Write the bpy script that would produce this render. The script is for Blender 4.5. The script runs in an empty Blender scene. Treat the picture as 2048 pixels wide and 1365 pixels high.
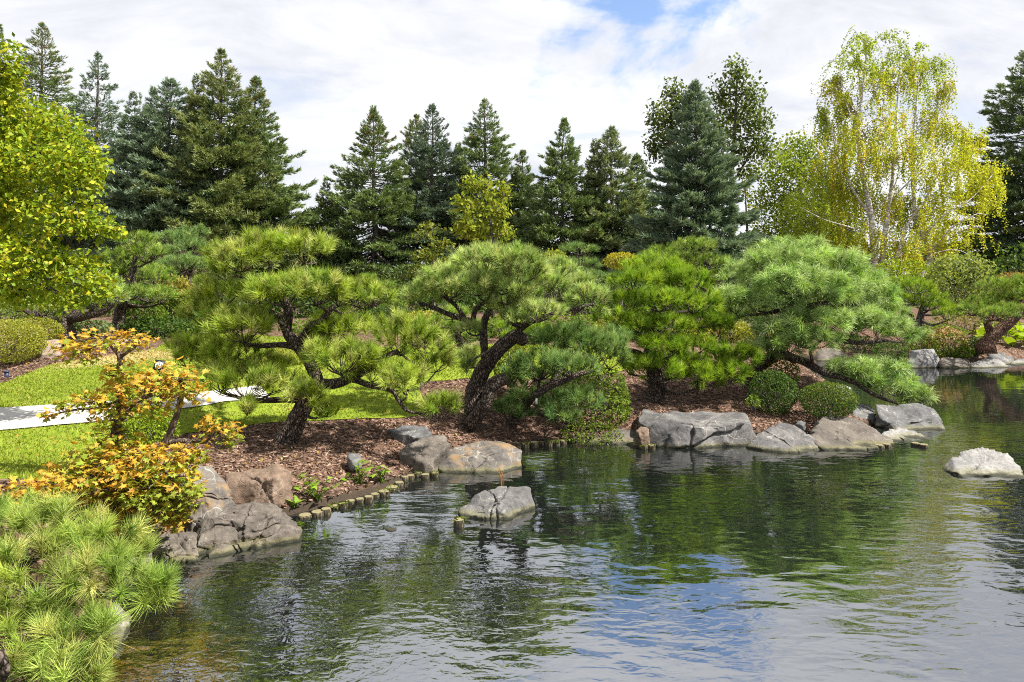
import bpy, bmesh, math
import numpy as np
from mathutils import Vector

# ------------------------------------------------------------------ camera, world, sun, exposure
SC = bpy.context.scene
COL = SC.collection
F, HY, H = 1365.0, 575.0, 2.4          # focal length in photo pixels, horizon row, eye height above the pond
cam_d = bpy.data.cameras.new('camera')
cam = bpy.data.objects.new('camera', cam_d)
COL.objects.link(cam)
cam.location = (0, 0, H)
cam.rotation_euler = (math.radians(90), 0, 0)
cam_d.sensor_fit = 'HORIZONTAL'
cam_d.sensor_width = 36.0
cam_d.lens = 36.0 * F / 2048.0
cam_d.shift_y = -(682.5 - HY) / 2048.0
cam_d.clip_start = 0.1
cam_d.clip_end = 2000
SC.camera = cam

SUN_DIR = Vector((0.60, -0.16, 0.82)).normalized()     # towards the sun: high, from the right
sun_el = math.asin(SUN_DIR.z)
sun_az = math.atan2(SUN_DIR.x, SUN_DIR.y)

world = bpy.data.worlds.new('World')
SC.world = world
world.use_nodes = True
WT = world.node_tree


class NT:
    """small helper for node trees"""
    def __init__(self, tree):
        self.t = tree

    def n(self, kind, **kw):
        nd = self.t.nodes.new(kind)
        for k, v in kw.items():
            if k.startswith('i_'):
                nd.inputs[int(k[2:])].default_value = v
            else:
                setattr(nd, k, v)
        return nd

    def l(self, a, b):
        self.t.links.new(a, b)

    def val(self, x, sock):
        if isinstance(x, (int, float)):
            sock.default_value = x
        elif isinstance(x, tuple):
            sock.default_value = x
        else:
            self.l(x, sock)

    def math(self, op, a, b=0.0, c=0.0, clamp=False):
        nd = self.n('ShaderNodeMath', operation=op)
        nd.use_clamp = clamp
        self.val(a, nd.inputs[0]); self.val(b, nd.inputs[1]); self.val(c, nd.inputs[2])
        return nd.outputs[0]

    def mix(self, fac, a, b):
        nd = self.n('ShaderNodeMix', data_type='RGBA')
        self.val(fac, nd.inputs[0]); self.val(a, nd.inputs[6]); self.val(b, nd.inputs[7])
        return nd.outputs[2]

    def noise(self, vec, scale, detail=4, rough=0.55, dist=0.0):
        nd = self.n('ShaderNodeTexNoise')
        if vec is not None:
            self.l(vec, nd.inputs['Vector'])
        nd.inputs['Scale'].default_value = scale
        nd.inputs['Detail'].default_value = detail
        nd.inputs['Roughness'].default_value = rough
        nd.inputs['Distortion'].default_value = dist
        return nd.outputs['Fac']

    def ramp(self, fac, stops, interp='LINEAR'):
        nd = self.n('ShaderNodeValToRGB')
        nd.color_ramp.interpolation = interp
        e = nd.color_ramp.elements
        while len(e) < len(stops):
            e.new(0.5)
        for el, (p, c) in zip(e, stops):
            el.position = p
            el.color = c if len(c) == 4 else (*c, 1)
        self.val(fac, nd.inputs[0])
        return nd.outputs[0]

    def smooth(self, x, a, b):
        nd = self.n('ShaderNodeMapRange', interpolation_type='SMOOTHSTEP')
        self.val(x, nd.inputs[0])
        nd.inputs[1].default_value = a
        nd.inputs[2].default_value = b
        return nd.outputs[0]

    def mapping(self, vec, scale=(1, 1, 1), rot=(0, 0, 0), loc=(0, 0, 0)):
        nd = self.n('ShaderNodeMapping')
        self.l(vec, nd.inputs[0])
        nd.inputs[1].default_value = loc
        nd.inputs[2].default_value = rot
        nd.inputs[3].default_value = scale
        return nd.outputs[0]

    def bump(self, height, strength, dist, normal=None):
        nd = self.n('ShaderNodeBump')
        nd.inputs['Strength'].default_value = strength
        nd.inputs['Distance'].default_value = dist
        self.l(height, nd.inputs['Height'])
        if normal is not None:
            self.l(normal, nd.inputs['Normal'])
        return nd.outputs[0]


SKY_BG = 0.10
DECK = 0.45
w = NT(WT)
for nd in list(WT.nodes):
    WT.nodes.remove(nd)
tc = w.n('ShaderNodeTexCoord')
sky = w.n('ShaderNodeTexSky', sky_type='NISHITA')
sky.sun_disc = False
sky.sun_elevation = sun_el
sky.sun_rotation = sun_az
sky.air_density = 1.0
sky.dust_density = 0.6
sep = w.n('ShaderNodeSeparateXYZ')
w.l(tc.outputs['Generated'], sep.inputs[0])
zz = w.math('MAXIMUM', sep.outputs[2], 0.0)
den = w.math('ADD', zz, DECK)
comb = w.n('ShaderNodeCombineXYZ')
w.l(w.math('DIVIDE', sep.outputs[0], den), comb.inputs[0])
w.l(w.math('DIVIDE', sep.outputs[1], den), comb.inputs[1])
cvec = comb.outputs[0]                                   # position on the cloud deck
n_big = w.noise(w.mapping(cvec, (1.0, 1.5, 1), (0, 0, 0.5), (3.1, 0.4, 0)), 1.1, 7, 0.55, 0.35)
n_mid = w.noise(w.mapping(cvec, (1.0, 2.0, 1), (0, 0, -0.4), (1.7, 5.2, 0)), 2.6, 8, 0.62, 0.6)
n_cum = w.noise(w.mapping(cvec, (1, 1, 1), (0, 0, 0), (7.7, 2.2, 0)), 3.4, 8, 0.6, 0.25)
# a break in the deck, where the blue shows
hole = w.n('ShaderNodeVectorMath', operation='DISTANCE')
w.l(cvec, hole.inputs[0])
hx, hz_ = (1262 - 1024) / F, (HY - 15) / F
hl = math.sqrt(hx * hx + 1 + hz_ * hz_)
hole.inputs[1].default_value = (hx / hl / (hz_ / hl + DECK), 1 / hl / (hz_ / hl + DECK), 0)
hd = w.math('ADD', hole.outputs['Value'], w.math('MULTIPLY', w.math('SUBTRACT', n_cum, 0.5), 0.75))
hd = w.math('ADD', hd, w.math('MULTIPLY', w.math('SUBTRACT', n_mid, 0.5), 0.4))
blue_hole = w.math('SUBTRACT', 1.0, w.smooth(hd, 0.10, 0.23))
thin = w.math('MULTIPLY', w.smooth(n_mid, 0.52, 0.72), 0.30)
blue = w.math('MAXIMUM', blue_hole, thin, clamp=True)
CLOUD_K = 5.5
cloud = w.ramp(w.math('ADD', w.math('MULTIPLY', n_big, 0.55), w.math('MULTIPLY', n_mid, 0.45)),
               [(0.30, (0.95 * CLOUD_K, 0.96 * CLOUD_K, 0.98 * CLOUD_K)), (0.47, (0.815 * CLOUD_K, 0.83 * CLOUD_K, 0.87 * CLOUD_K)),
                (0.62, (0.57 * CLOUD_K, 0.585 * CLOUD_K, 0.64 * CLOUD_K))])
blue_sky = w.n('ShaderNodeMix', data_type='RGBA', blend_type='MULTIPLY')
blue_sky.inputs[0].default_value = 1.0
w.l(sky.outputs[0], blue_sky.inputs[6])
blue_sky.inputs[7].default_value = (1.0, 1.0, 1.05, 1)
skyc = w.mix(blue, cloud, blue_sky.outputs[2])
bg = w.n('ShaderNodeBackground')
bg.inputs[1].default_value = SKY_BG
w.l(skyc, bg.inputs[0])
wo = w.n('ShaderNodeOutputWorld')
w.l(bg.outputs[0], wo.inputs[0])

sun_d = bpy.data.lights.new('sun', 'SUN')
sun_d.energy = 5.0
sun_d.angle = math.radians(0.6)
sun_d.color = (1.0, 0.95, 0.86)
sun = bpy.data.objects.new('sun', sun_d)
COL.objects.link(sun)
sun.rotation_euler = SUN_DIR.to_track_quat('Z', 'Y').to_euler()
sun.location = (20, -5, 30)

SC.view_settings.view_transform = 'Standard'
SC.view_settings.look = 'None'
SC.view_settings.exposure = 1.22
SC.view_settings.gamma = 1.0
SC.view_settings.use_curve_mapping = False
SC.cycles.max_bounces = 6
SC.cycles.diffuse_bounces = 3
SC.cycles.glossy_bounces = 3
SC.cycles.transmission_bounces = 3
SC.cycles.caustics_reflective = False
SC.cycles.caustics_refractive = False
SC.cycles.use_denoising = False
SC.cycles.filter_width = 1.05

# ------------------------------------------------------------------ geometry helpers
KD = 1.0
def P(px, py, D):
    """photo pixel at depth D -> world point"""
    D = D * KD
    return np.array([(px - 1024.0) / F * D, D, H + (HY - py) / F * D])

def W(px, py, z=0.0):
    """photo pixel on the level plane z -> world point"""
    D = (H - z) * F / (py - HY)
    return np.array([(px - 1024.0) / F * D, D, z])

def nrm(v):
    return v / np.maximum(np.linalg.norm(v, axis=-1, keepdims=True), 1e-9)

def _hash(ix, iy, iz, seed):
    h = (ix * 374761393 + iy * 668265263 + iz * 2147483647 + seed * 974634777) & 0xFFFFFFFF
    h = ((h ^ (h >> 13)) * 1274126177) & 0xFFFFFFFF
    h = (h ^ (h >> 16)) & 0xFFFFFFFF
    return h / 4294967295.0

def vnoise(p, seed=0):
    p = np.asarray(p, float)
    i = np.floor(p).astype(np.int64)
    f = p - i
    u = f * f * (3 - 2 * f)
    r = 0
    for dx in (0, 1):
        for dy in (0, 1):
            for dz in (0, 1):
                wgt = (u[:, 0] if dx else 1 - u[:, 0]) * (u[:, 1] if dy else 1 - u[:, 1]) * (u[:, 2] if dz else 1 - u[:, 2])
                r = r + wgt * _hash(i[:, 0] + dx, i[:, 1] + dy, i[:, 2] + dz, seed)
    return r

def fbm(p, octv=4, seed=0, rough=0.5):
    a, s, r, t = 1.0, 1.0, 0.0, 0.0
    for k in range(octv):
        r = r + a * (vnoise(np.asarray(p) * s + 17.3 * k, seed + k) - 0.5)
        t += a
        a *= rough
        s *= 2.03
    return r / t * 2

def smoothpath(pts, n=6):
    """Catmull-Rom through pts (any number of columns)"""
    pts = np.asarray(pts, float)
    if len(pts) < 3:
        t = np.linspace(0, 1, n + 1)[:, None]
        return pts[0] * (1 - t) + pts[-1] * t
    q = np.vstack([2 * pts[0] - pts[1], pts, 2 * pts[-1] - pts[-2]])
    out = []
    for i in range(1, len(q) - 2):
        for t in np.linspace(0, 1, n, endpoint=False):
            a, b, c, d = q[i - 1], q[i], q[i + 1], q[i + 2]
            out.append(0.5 * (2 * b + (c - a) * t + (2 * a - 5 * b + 4 * c - d) * t * t + (3 * b - a - 3 * c + d) * t ** 3))
    out.append(pts[-1])
    return np.array(out)

class Geo:
    """collects triangles (and vertex colours) for ONE mesh"""
    def __init__(self):
        self.v, self.f, self.c, self.n = [], [], [], 0

    def add(self, v, f, c=None):
        v = np.asarray(v, float).reshape(-1, 3)
        f = np.asarray(f, np.int64).reshape(-1, 3)
        self.v.append(v)
        self.f.append(f + self.n)
        if c is None:
            c = np.ones((len(v), 3))
        self.c.append(np.broadcast_to(np.asarray(c, float), (len(v), 3)))
        self.n += len(v)

    def tube(self, pts, rad, sides=7, c=None, rough=0.0, seed=0, cap=True):
        pts = np.asarray(pts, float)
        rad = np.broadcast_to(np.asarray(rad, float), (len(pts),))
        tan = nrm(np.gradient(pts, axis=0))
        ref = np.array([0.0, 0.0, 1.0])
        if abs(tan[0] @ ref) > 0.85:
            ref = np.array([0.0, 1.0, 0.0])
        u = nrm(np.cross(tan, ref)); v = np.cross(tan, u)
        for i in range(1, len(pts)):
            if u[i] @ u[i - 1] < 0:
                u[i] *= -1; v[i] *= -1
        a = np.linspace(0, 2 * math.pi, sides, endpoint=False)
        ring = u[:, None, :] * np.cos(a)[None, :, None] + v[:, None, :] * np.sin(a)[None, :, None]
        rr = rad[:, None] * np.ones((1, sides))
        if rough > 0:
            q = (pts[:, None, :] + ring * rad[:, None, None]).reshape(-1, 3)
            rr = rr * (1 + rough * fbm(q * 9, 3, seed).reshape(rr.shape))
        vv = (pts[:, None, :] + ring * rr[:, :, None]).reshape(-1, 3)
        m = len(pts)
        i = np.arange(m - 1)[:, None] * sides + np.arange(sides)[None, :]
        j = np.arange(m - 1)[:, None] * sides + (np.arange(sides)[None, :] + 1) % sides
        f = np.concatenate([np.stack([i, j, j + sides], -1).reshape(-1, 3), np.stack([i, j + sides, i + sides], -1).reshape(-1, 3)])
        if cap:
            e = np.array([[(m - 1) * sides, (m - 1) * sides + k, (m - 1) * sides + k + 1] for k in range(1, sides - 1)])
            s = np.array([[0, k + 1, k] for k in range(1, sides - 1)])
            f = np.vstack([f, e, s])
        self.add(vv, f, c)

    def build(self, name, m, parent=None, smooth=False, kind=None):
        me = bpy.data.meshes.new(name)
        if self.n:
            v = np.vstack(self.v); f = np.vstack(self.f); c = np.vstack(self.c)
        else:
            v = np.zeros((0, 3)); f = np.zeros((0, 3), int); c = np.zeros((0, 3))
        if parent is not None:
            v = v - np.array(parent_origin(parent))
        return link(name, tri_mesh(name, v, f, c, m, smooth), parent, kind)

def parent_origin(o):
    p = np.zeros(3)
    while o is not None:
        p = p + np.array(o.location)
        o = o.parent
    return p

def tri_mesh(name, v, f, c, m, smooth=False):
    me = bpy.data.meshes.new(name)
    me.vertices.add(len(v)); me.loops.add(len(f) * 3); me.polygons.add(len(f))
    me.vertices.foreach_set('co', np.ascontiguousarray(v, np.float32).ravel())
    me.loops.foreach_set('vertex_index', np.ascontiguousarray(f, np.int32).ravel())
    me.polygons.foreach_set('loop_start', np.arange(0, len(f) * 3, 3, dtype=np.int32))
    if c is not None:
        at = me.color_attributes.new('Col', 'FLOAT_COLOR', 'POINT')
        at.data.foreach_set('color', np.hstack([c, np.ones((len(c), 1))]).astype(np.float32).ravel())
    me.update(calc_edges=True)
    if smooth:
        me.polygons.foreach_set('use_smooth', np.ones(len(f), bool))
    me.materials.append(m)
    return me

def link(name, me, parent=None, kind=None):
    o = bpy.data.objects.new(name, me)
    COL.objects.link(o)
    if parent is not None:
        o.parent = parent
    if kind:
        o['kind'] = kind
    return o

def tag(o, label, cat, group=None):
    o['label'] = label
    o['category'] = cat
    if group:
        o['group'] = group
    return o

def thing(name, label, cat, loc, group=None):
    o = bpy.data.objects.new(name, None)
    o.empty_display_size = 0.2
    COL.objects.link(o)
    o.location = tuple(float(k) for k in loc)
    return tag(o, label, cat, group)

# ------------------------------------------------------------------ materials
def new_mat(name):
    m = bpy.data.materials.new(name)
    m.use_nodes = True
    t = m.node_tree
    for nd in list(t.nodes):
        t.nodes.remove(nd)
    return m, NT(t), t

def leaf_mat(name, transl=0.35, rough=0.5, tint=(1, 1, 1), spec=0.12):
    m, h, t = new_mat(name)
    a = h.n('ShaderNodeAttribute', attribute_name='Col')
    col = a.outputs['Color']
    p = h.n('ShaderNodeBsdfPrincipled')
    p.inputs['Roughness'].default_value = rough
    p.inputs['Specular IOR Level'].default_value = spec
    h.l(col, p.inputs['Base Color'])
    tr = h.n('ShaderNodeBsdfTranslucent')
    tm = h.n('ShaderNodeMix', data_type='RGBA', blend_type='MULTIPLY')
    tm.inputs[0].default_value = 1
    h.l(col, tm.inputs[6])
    tm.inputs[7].default_value = (1.15, 1.15, 0.6, 1)
    h.l(tm.outputs[2], tr.inputs['Color'])
    ms = h.n('ShaderNodeMixShader')
    ms.inputs[0].default_value = transl
    h.l(p.outputs[0], ms.inputs[1]); h.l(tr.outputs[0], ms.inputs[2])
    out = h.n('ShaderNodeOutputMaterial')
    h.l(ms.outputs[0], out.inputs[0])
    return m

def bark_mat(name, dark, light, scale=14, stretch=0.35, bump=0.8, rough=0.9):
    m, h, t = new_mat(name)
    tcn = h.n('ShaderNodeTexCoord')
    v = h.mapping(tcn.outputs['Object'], (1, 1, stretch))
    vo = h.n('ShaderNodeTexVoronoi', feature='DISTANCE_TO_EDGE')
    h.l(v, vo.inputs['Vector']); vo.inputs['Scale'].default_value = scale
    n = h.noise(v, scale * 1.3, 6, 0.65)
    crack = h.smooth(vo.outputs['Distance'], 0.0, 0.25)
    mixv = h.math('MULTIPLY', crack, n)
    col = h.ramp(mixv, [(0.08, dark), (0.62, light)])
    p = h.n('ShaderNodeBsdfPrincipled')
    p.inputs['Roughness'].default_value = rough
    p.inputs['Specular IOR Level'].default_value = 0.2
    h.l(col, p.inputs['Base Color'])
    h.l(h.bump(mixv, bump, 0.03), p.inputs['Normal'])
    out = h.n('ShaderNodeOutputMaterial')
    h.l(p.outputs[0], out.inputs[0])
    return m

def rock_mat(name, c_dark, c_mid, c_light, vein=(0.5, 0.48, 0.44), stain=None, seed=0.0, scale=1.0):
    m, h, t = new_mat(name)
    geo = h.n('ShaderNodeNewGeometry')
    pos = h.mapping(geo.outputs['Position'], (1, 1, 1), (0.3, 0.5, 0.2), (seed, seed * 1.7, seed * 0.6))
    n1 = h.noise(pos, 2.2 * scale, 6, 0.62, 0.4)
    n2 = h.noise(pos, 16 * scale, 8, 0.7)
    n3 = h.noise(pos, 70, 4, 0.7)
    col = h.ramp(n1, [(0.30, c_dark), (0.5, c_mid), (0.68, c_light)])
    spk = h.ramp(n2, [(0.32, (0.45, 0.45, 0.46)), (0.62, (1.15, 1.14, 1.12))])
    mu = h.n('ShaderNodeMix', data_type='RGBA', blend_type='MULTIPLY'); mu.inputs[0].default_value = 0.75
    h.l(col, mu.inputs[6]); h.l(spk, mu.inputs[7])
    col = mu.outputs[2]
    # pale cracks
    vo = h.n('ShaderNodeTexVoronoi', feature='DISTANCE_TO_EDGE')
    wv = h.n('ShaderNodeVectorMath', operation='ADD')
    nn = h.n('ShaderNodeTexNoise'); nn.inputs['Scale'].default_value = 3.0 * scale; h.l(pos, nn.inputs['Vector'])
    sc = h.n('ShaderNodeVectorMath', operation='SCALE'); h.l(nn.outputs['Color'], sc.inputs[0]); sc.inputs[3].default_value = 0.55
    h.l(pos, wv.inputs[0]); h.l(sc.outputs[0], wv.inputs[1])
    h.l(wv.outputs[0], vo.inputs['Vector']); vo.inputs['Scale'].default_value = 2.6 * scale
    ln = h.math('SUBTRACT', 1.0, h.smooth(vo.outputs['Distance'], 0.004, 0.022))
    ln = h.math('MULTIPLY', ln, h.smooth(n1, 0.40, 0.58))
    col = h.mix(h.math('MULTIPLY', ln, 0.45), col, (*vein, 1))
    if stain:
        ns = h.noise(pos, 3.1 * scale, 5, 0.6)
        col = h.mix(h.math('MULTIPLY', h.smooth(ns, 0.50, 0.62), 0.75), col, (*stain, 1))
    # lichen flecks
    nl = h.noise(pos, 26, 3, 0.5)
    col = h.mix(h.math('MULTIPLY', h.smooth(nl, 0.66, 0.72), 0.35), col, (0.42, 0.42, 0.36, 1))
    # waterline: wet dark band with a thread of algae
    sp = h.n('ShaderNodeSeparateXYZ'); h.l(geo.outputs['Position'], sp.inputs[0])
    zj = h.math('ADD', sp.outputs[2], h.math('MULTIPLY', h.math('SUBTRACT', n2, 0.5), 0.05))
    wet = h.math('SUBTRACT', 1.0, h.smooth(zj, 0.012, 0.04))
    alg = h.math('MULTIPLY', h.math('SUBTRACT', 1.0, h.smooth(zj, 0.03, 0.075)), 0.55)
    col = h.mix(alg, col, (0.16, 0.15, 0.06, 1))
    col = h.mix(wet, col, (0.035, 0.035, 0.022, 1))
    p = h.n('ShaderNodeBsdfPrincipled')
    p.inputs['Roughness'].default_value = 0.85
    p.inputs['Specular IOR Level'].default_value = 0.3
    h.l(col, p.inputs['Base Color'])
    hgt = h.math('ADD', h.math('MULTIPLY', n2, 0.7), h.math('MULTIPLY', n3, 0.3))
    hgt = h.math('SUBTRACT', hgt, h.math('MULTIPLY', ln, 0.2))
    h.l(h.bump(hgt, 0.55, 0.05), p.inputs['Normal'])
    out = h.n('ShaderNodeOutputMaterial')
    h.l(p.outputs[0], out.inputs[0])
    return m

def flat_mat(name, c, rough=0.7, spec=0.3):
    m, h, t = new_mat(name)
    tcn = h.n('ShaderNodeTexCoord')
    n = h.noise(tcn.outputs['Object'], 30, 4)
    col = h.ramp(n, [(0.3, tuple(k * 0.85 for k in c)), (0.7, tuple(min(1, k * 1.1) for k in c))])
    p = h.n('ShaderNodeBsdfPrincipled')
    p.inputs['Roughness'].default_value = rough
    p.inputs['Specular IOR Level'].default_value = spec
    h.l(col, p.inputs['Base Color'])
    out = h.n('ShaderNodeOutputMaterial')
    h.l(p.outputs[0], out.inputs[0])
    return m

def vcol_mat(name, rough=0.85, spec=0.2):
    m, h, t = new_mat(name)
    a = h.n('ShaderNodeAttribute', attribute_name='Col')
    p = h.n('ShaderNodeBsdfPrincipled')
    p.inputs['Roughness'].default_value = rough
    p.inputs['Specular IOR Level'].default_value = spec
    h.l(a.outputs['Color'], p.inputs['Base Color'])
    out = h.n('ShaderNodeOutputMaterial')
    h.l(p.outputs[0], out.inputs[0])
    return m

def mulch_mat():
    m, h, t = new_mat('bark_mulch')
    geo = h.n('ShaderNodeNewGeometry')
    pos = geo.outputs['Position']
    nn = h.n('ShaderNodeTexNoise'); nn.inputs['Scale'].default_value = 7; h.l(pos, nn.inputs['Vector'])
    vo = h.n('ShaderNodeTexVoronoi')
    vo.inputs['Scale'].default_value = 34
    mp = h.mapping(pos, (1.0, 0.55, 1), (0, 0, 0.6))
    ad = h.n('ShaderNodeVectorMath', operation='ADD'); h.l(mp, ad.inputs[0])
    scn = h.n('ShaderNodeVectorMath', operation='SCALE'); h.l(nn.outputs['Color'], scn.inputs[0]); scn.inputs[3].default_value = 0.12
    h.l(scn.outputs[0], ad.inputs[1]); h.l(ad.outputs[0], vo.inputs['Vector'])
    sp = h.n('ShaderNodeSeparateColor'); h.l(vo.outputs['Color'], sp.inputs[0])
    col = h.ramp(sp.outputs[0], [(0.0, (0.035, 0.021, 0.015)), (0.45, (0.095, 0.055, 0.038)), (0.8, (0.17, 0.105, 0.075)), (1.0, (0.28, 0.19, 0.14))])
    big = h.noise(pos, 1.1, 4)
    col = h.mix(h.math('MULTIPLY', h.smooth(big, 0.45, 0.7), 0.4), col, (0.07, 0.04, 0.028, 1))
    sz = h.n('ShaderNodeSeparateXYZ'); h.l(pos, sz.inputs[0])
    wz = h.math('ADD', sz.outputs[2], h.math('MULTIPLY', h.math('SUBTRACT', big, 0.5), 0.12))
    col = h.mix(h.math('SUBTRACT', 1.0, h.smooth(wz, 0.045, 0.13)), col, (0.045, 0.034, 0.025, 1))
    p = h.n('ShaderNodeBsdfPrincipled')
    p.inputs['Roughness'].default_value = 0.95
    p.inputs['Specular IOR Level'].default_value = 0.1
    h.l(col, p.inputs['Base Color'])
    h.l(h.bump(vo.outputs['Distance'], 0.7, 0.02), p.inputs['Normal'])
    out = h.n('ShaderNodeOutputMaterial'); h.l(p.outputs[0], out.inputs[0])
    return m

def lawn_mat():
    m, h, t = new_mat('lawn_turf')
    geo = h.n('ShaderNodeNewGeometry')
    pos = geo.outputs['Position']
    n1 = h.noise(pos, 1.2, 5, 0.6)
    n2 = h.noise(pos, 45, 5, 0.7)
    col = h.ramp(n1, [(0.3, (0.12, 0.18, 0.014)), (0.55, (0.185, 0.245, 0.022)), (0.75, (0.25, 0.285, 0.045))])
    sp = h.ramp(n2, [(0.3, (0.5, 0.55, 0.5)), (0.65, (1.2, 1.15, 1.1))])
    mu = h.n('ShaderNodeMix', data_type='RGBA', blend_type='MULTIPLY'); mu.inputs[0].default_value = 0.8
    h.l(col, mu.inputs[6]); h.l(sp, mu.inputs[7])
    col = mu.outputs[2]
    # worn dry patch on the far lawn
    d = h.n('ShaderNodeVectorMath', operation='DISTANCE')
    h.l(h.mapping(pos, (0.5, 1.0, 0.0)), d.inputs[0])
    d.inputs[1].default_value = (DRY[0] * 0.5, DRY[1], 0)
    dd = h.math('ADD', d.outputs['Value'], h.math('MULTIPLY', h.math('SUBTRACT', n1, 0.5), 1.6))
    dry = h.math('MULTIPLY', h.math('SUBTRACT', 1.0, h.smooth(dd, 0.35, 1.0)), 0.8)
    col = h.mix(dry, col, (0.42, 0.31, 0.15, 1))
    p = h.n('ShaderNodeBsdfPrincipled')
    p.inputs['Roughness'].default_value = 0.9
    p.inputs['Specular IOR Level'].default_value = 0.1
    h.l(col, p.inputs['Base Color'])
    h.l(h.bump(n2, 0.5, 0.03), p.inputs['Normal'])
    out = h.n('ShaderNodeOutputMaterial'); h.l(p.outputs[0], out.inputs[0])
    return m

def concrete_mat():
    m, h, t = new_mat('pale_concrete')
    geo = h.n('ShaderNodeNewGeometry')
    n1 = h.noise(geo.outputs['Position'], 1.5, 5)
    n2 = h.noise(geo.outputs['Position'], 60, 4)
    col = h.ramp(n1, [(0.3, (0.36, 0.345, 0.32)), (0.7, (0.46, 0.44, 0.41))])
    sp = h.ramp(n2, [(0.3, (0.85, 0.85, 0.85)), (0.7, (1.05, 1.05, 1.05))])
    mu = h.n('ShaderNodeMix', data_type='RGBA', blend_type='MULTIPLY'); mu.inputs[0].default_value = 1
    h.l(col, mu.inputs[6]); h.l(sp, mu.inputs[7])
    p = h.n('ShaderNodeBsdfPrincipled'); p.inputs['Roughness'].default_value = 0.85
    h.l(mu.outputs[2], p.inputs['Base Color'])
    out = h.n('ShaderNodeOutputMaterial'); h.l(p.outputs[0], out.inputs[0])
    return m

def water_mat():
    m, h, t = new_mat('pond_water')
    geo = h.n('ShaderNodeNewGeometry')
    pos = geo.outputs['Position']
    # ripples: fine wind ripples, broader swell, and patches where the surface is calmer
    r1 = h.noise(h.mapping(pos, (0.75, 1.7, 1), (0, 0, 0.42)), 6.5, 2.0, 0.45, 0.6)
    r2 = h.noise(h.mapping(pos, (0.8, 1.5, 1), (0, 0, -0.25), (4, 2, 0)), 1.7, 2, 0.5, 0.3)
    r3 = h.noise(h.mapping(pos, (1.0, 1.3, 1), (0, 0, 0.9), (9, 1, 0)), 11.0, 2, 0.5, 0.8)
    patch = h.noise(h.mapping(pos, (0.6, 1.0, 1), (0, 0, 0.5), (2.3, 7.1, 0)), 0.42, 3, 0.5)
    calm = h.math('ADD', 0.30, h.math('MULTIPLY', h.smooth(patch, 0.36, 0.62), 0.85))
    sp = h.n('ShaderNodeSeparateXYZ'); h.l(pos, sp.inputs[0])
    far = h.math('SUBTRACT', 1.0, h.math('MULTIPLY', h.smooth(sp.outputs[1], 9.0, 14.0), 0.72))
    # the stirred water at the near left
    dl = h.n('ShaderNodeVectorMath', operation='DISTANCE'); h.l(pos, dl.inputs[0])
    dl.inputs[1].default_value = (-1.6, 5.0, 0)
    stir = h.math('MULTIPLY', h.math('SUBTRACT', 1.0, h.smooth(dl.outputs['Value'], 0.7, 2.3)), 0.9)
    amp = h.math('MULTIPLY', calm, far)
    hgt = h.math('ADD', h.math('MULTIPLY', h.math('MULTIPLY', r1, 0.0046), amp),
                 h.math('MULTIPLY', h.math('MULTIPLY', r2, 0.013), far))
    hgt = h.math('ADD', hgt, h.math('MULTIPLY', r3, h.math('MULTIPLY', h.math('ADD', h.math('MULTIPLY', stir, 0.0032), 0.0004), far)))
    bp = h.n('ShaderNodeBump')
    bp.inputs['Strength'].default_value = 1.0
    bp.inputs['Distance'].default_value = 1.0
    h.l(hgt, bp.inputs['Height'])
    deep = h.n('ShaderNodeBsdfPrincipled')
    deep.inputs['Base Color'].default_value = (0.006, 0.008, 0.007, 1)
    deep.inputs['Roughness'].default_value = 0.6
    deep.inputs['Specular IOR Level'].default_value = 0.0
    gl = h.n('ShaderNodeBsdfGlossy')
    gl.inputs['Roughness'].default_value = 0.02
    gl.inputs['Color'].default_value = (0.97, 0.98, 1.0, 1)
    h.l(bp.outputs[0], gl.inputs['Normal'])
    fr = h.n('ShaderNodeFresnel'); fr.inputs[0].default_value = 1.33
    h.l(bp.outputs[0], fr.inputs['Normal'])
    fac = h.math('ADD', WATER_F0, h.math('MULTIPLY', fr.outputs[0], 0.22), clamp=True)
    ms = h.n('ShaderNodeMixShader')
    h.l(fac, ms.inputs[0]); h.l(deep.outputs[0], ms.inputs[1]); h.l(gl.outputs[0], ms.inputs[2])
    out = h.n('ShaderNodeOutputMaterial'); h.l(ms.outputs[0], out.inputs[0])
    return m

WATER_F0 = 0.41
DRY = P(250, 705, 13.3)
M = {}
M['needle'] = leaf_mat('pine_needle', 0.29, 0.45)
M['spruce'] = leaf_mat('spruce_needle', 0.22, 0.55)
M['leaf'] = leaf_mat('broad_leaf', 0.42, 0.45)
M['grass'] = leaf_mat('grass_blade', 0.35, 0.6)
M['bark'] = bark_mat('dark_pine_bark', (0.018, 0.013, 0.011), (0.19, 0.15, 0.12), 34, 0.45)
M['bark_red'] = bark_mat('reddish_pine_bark', (0.05, 0.028, 0.02), (0.26, 0.15, 0.10), 18, 0.45)
M['bark_grey'] = bark_mat('grey_bark', (0.05, 0.045, 0.04), (0.24, 0.21, 0.19), 16, 0.3)
M['birch'] = bark_mat('white_birch_bark', (0.30, 0.27, 0.24), (0.80, 0.78, 0.73), 3, 2.4, 0.2, 0.7)
M['maple_bark'] = bark_mat('maple_bark', (0.06, 0.045, 0.035), (0.24, 0.18, 0.13), 30, 0.3, 0.4)
M['rock'] = rock_mat('grey_basalt', (0.078, 0.076, 0.078), (0.125, 0.120, 0.118), (0.187, 0.180, 0.172), seed=1.0)
M['rock_tan'] = rock_mat('brown_grey_basalt', (0.066, 0.058, 0.050), (0.122, 0.105, 0.089), (0.183, 0.160, 0.136), vein=(0.255, 0.228, 0.188), seed=4.0)
M['rock_rust'] = rock_mat('rust_stained_basalt', (0.072, 0.066, 0.064), (0.133, 0.119, 0.105), (0.200, 0.183, 0.160), stain=(0.222, 0.139, 0.061), seed=7.3)
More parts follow.
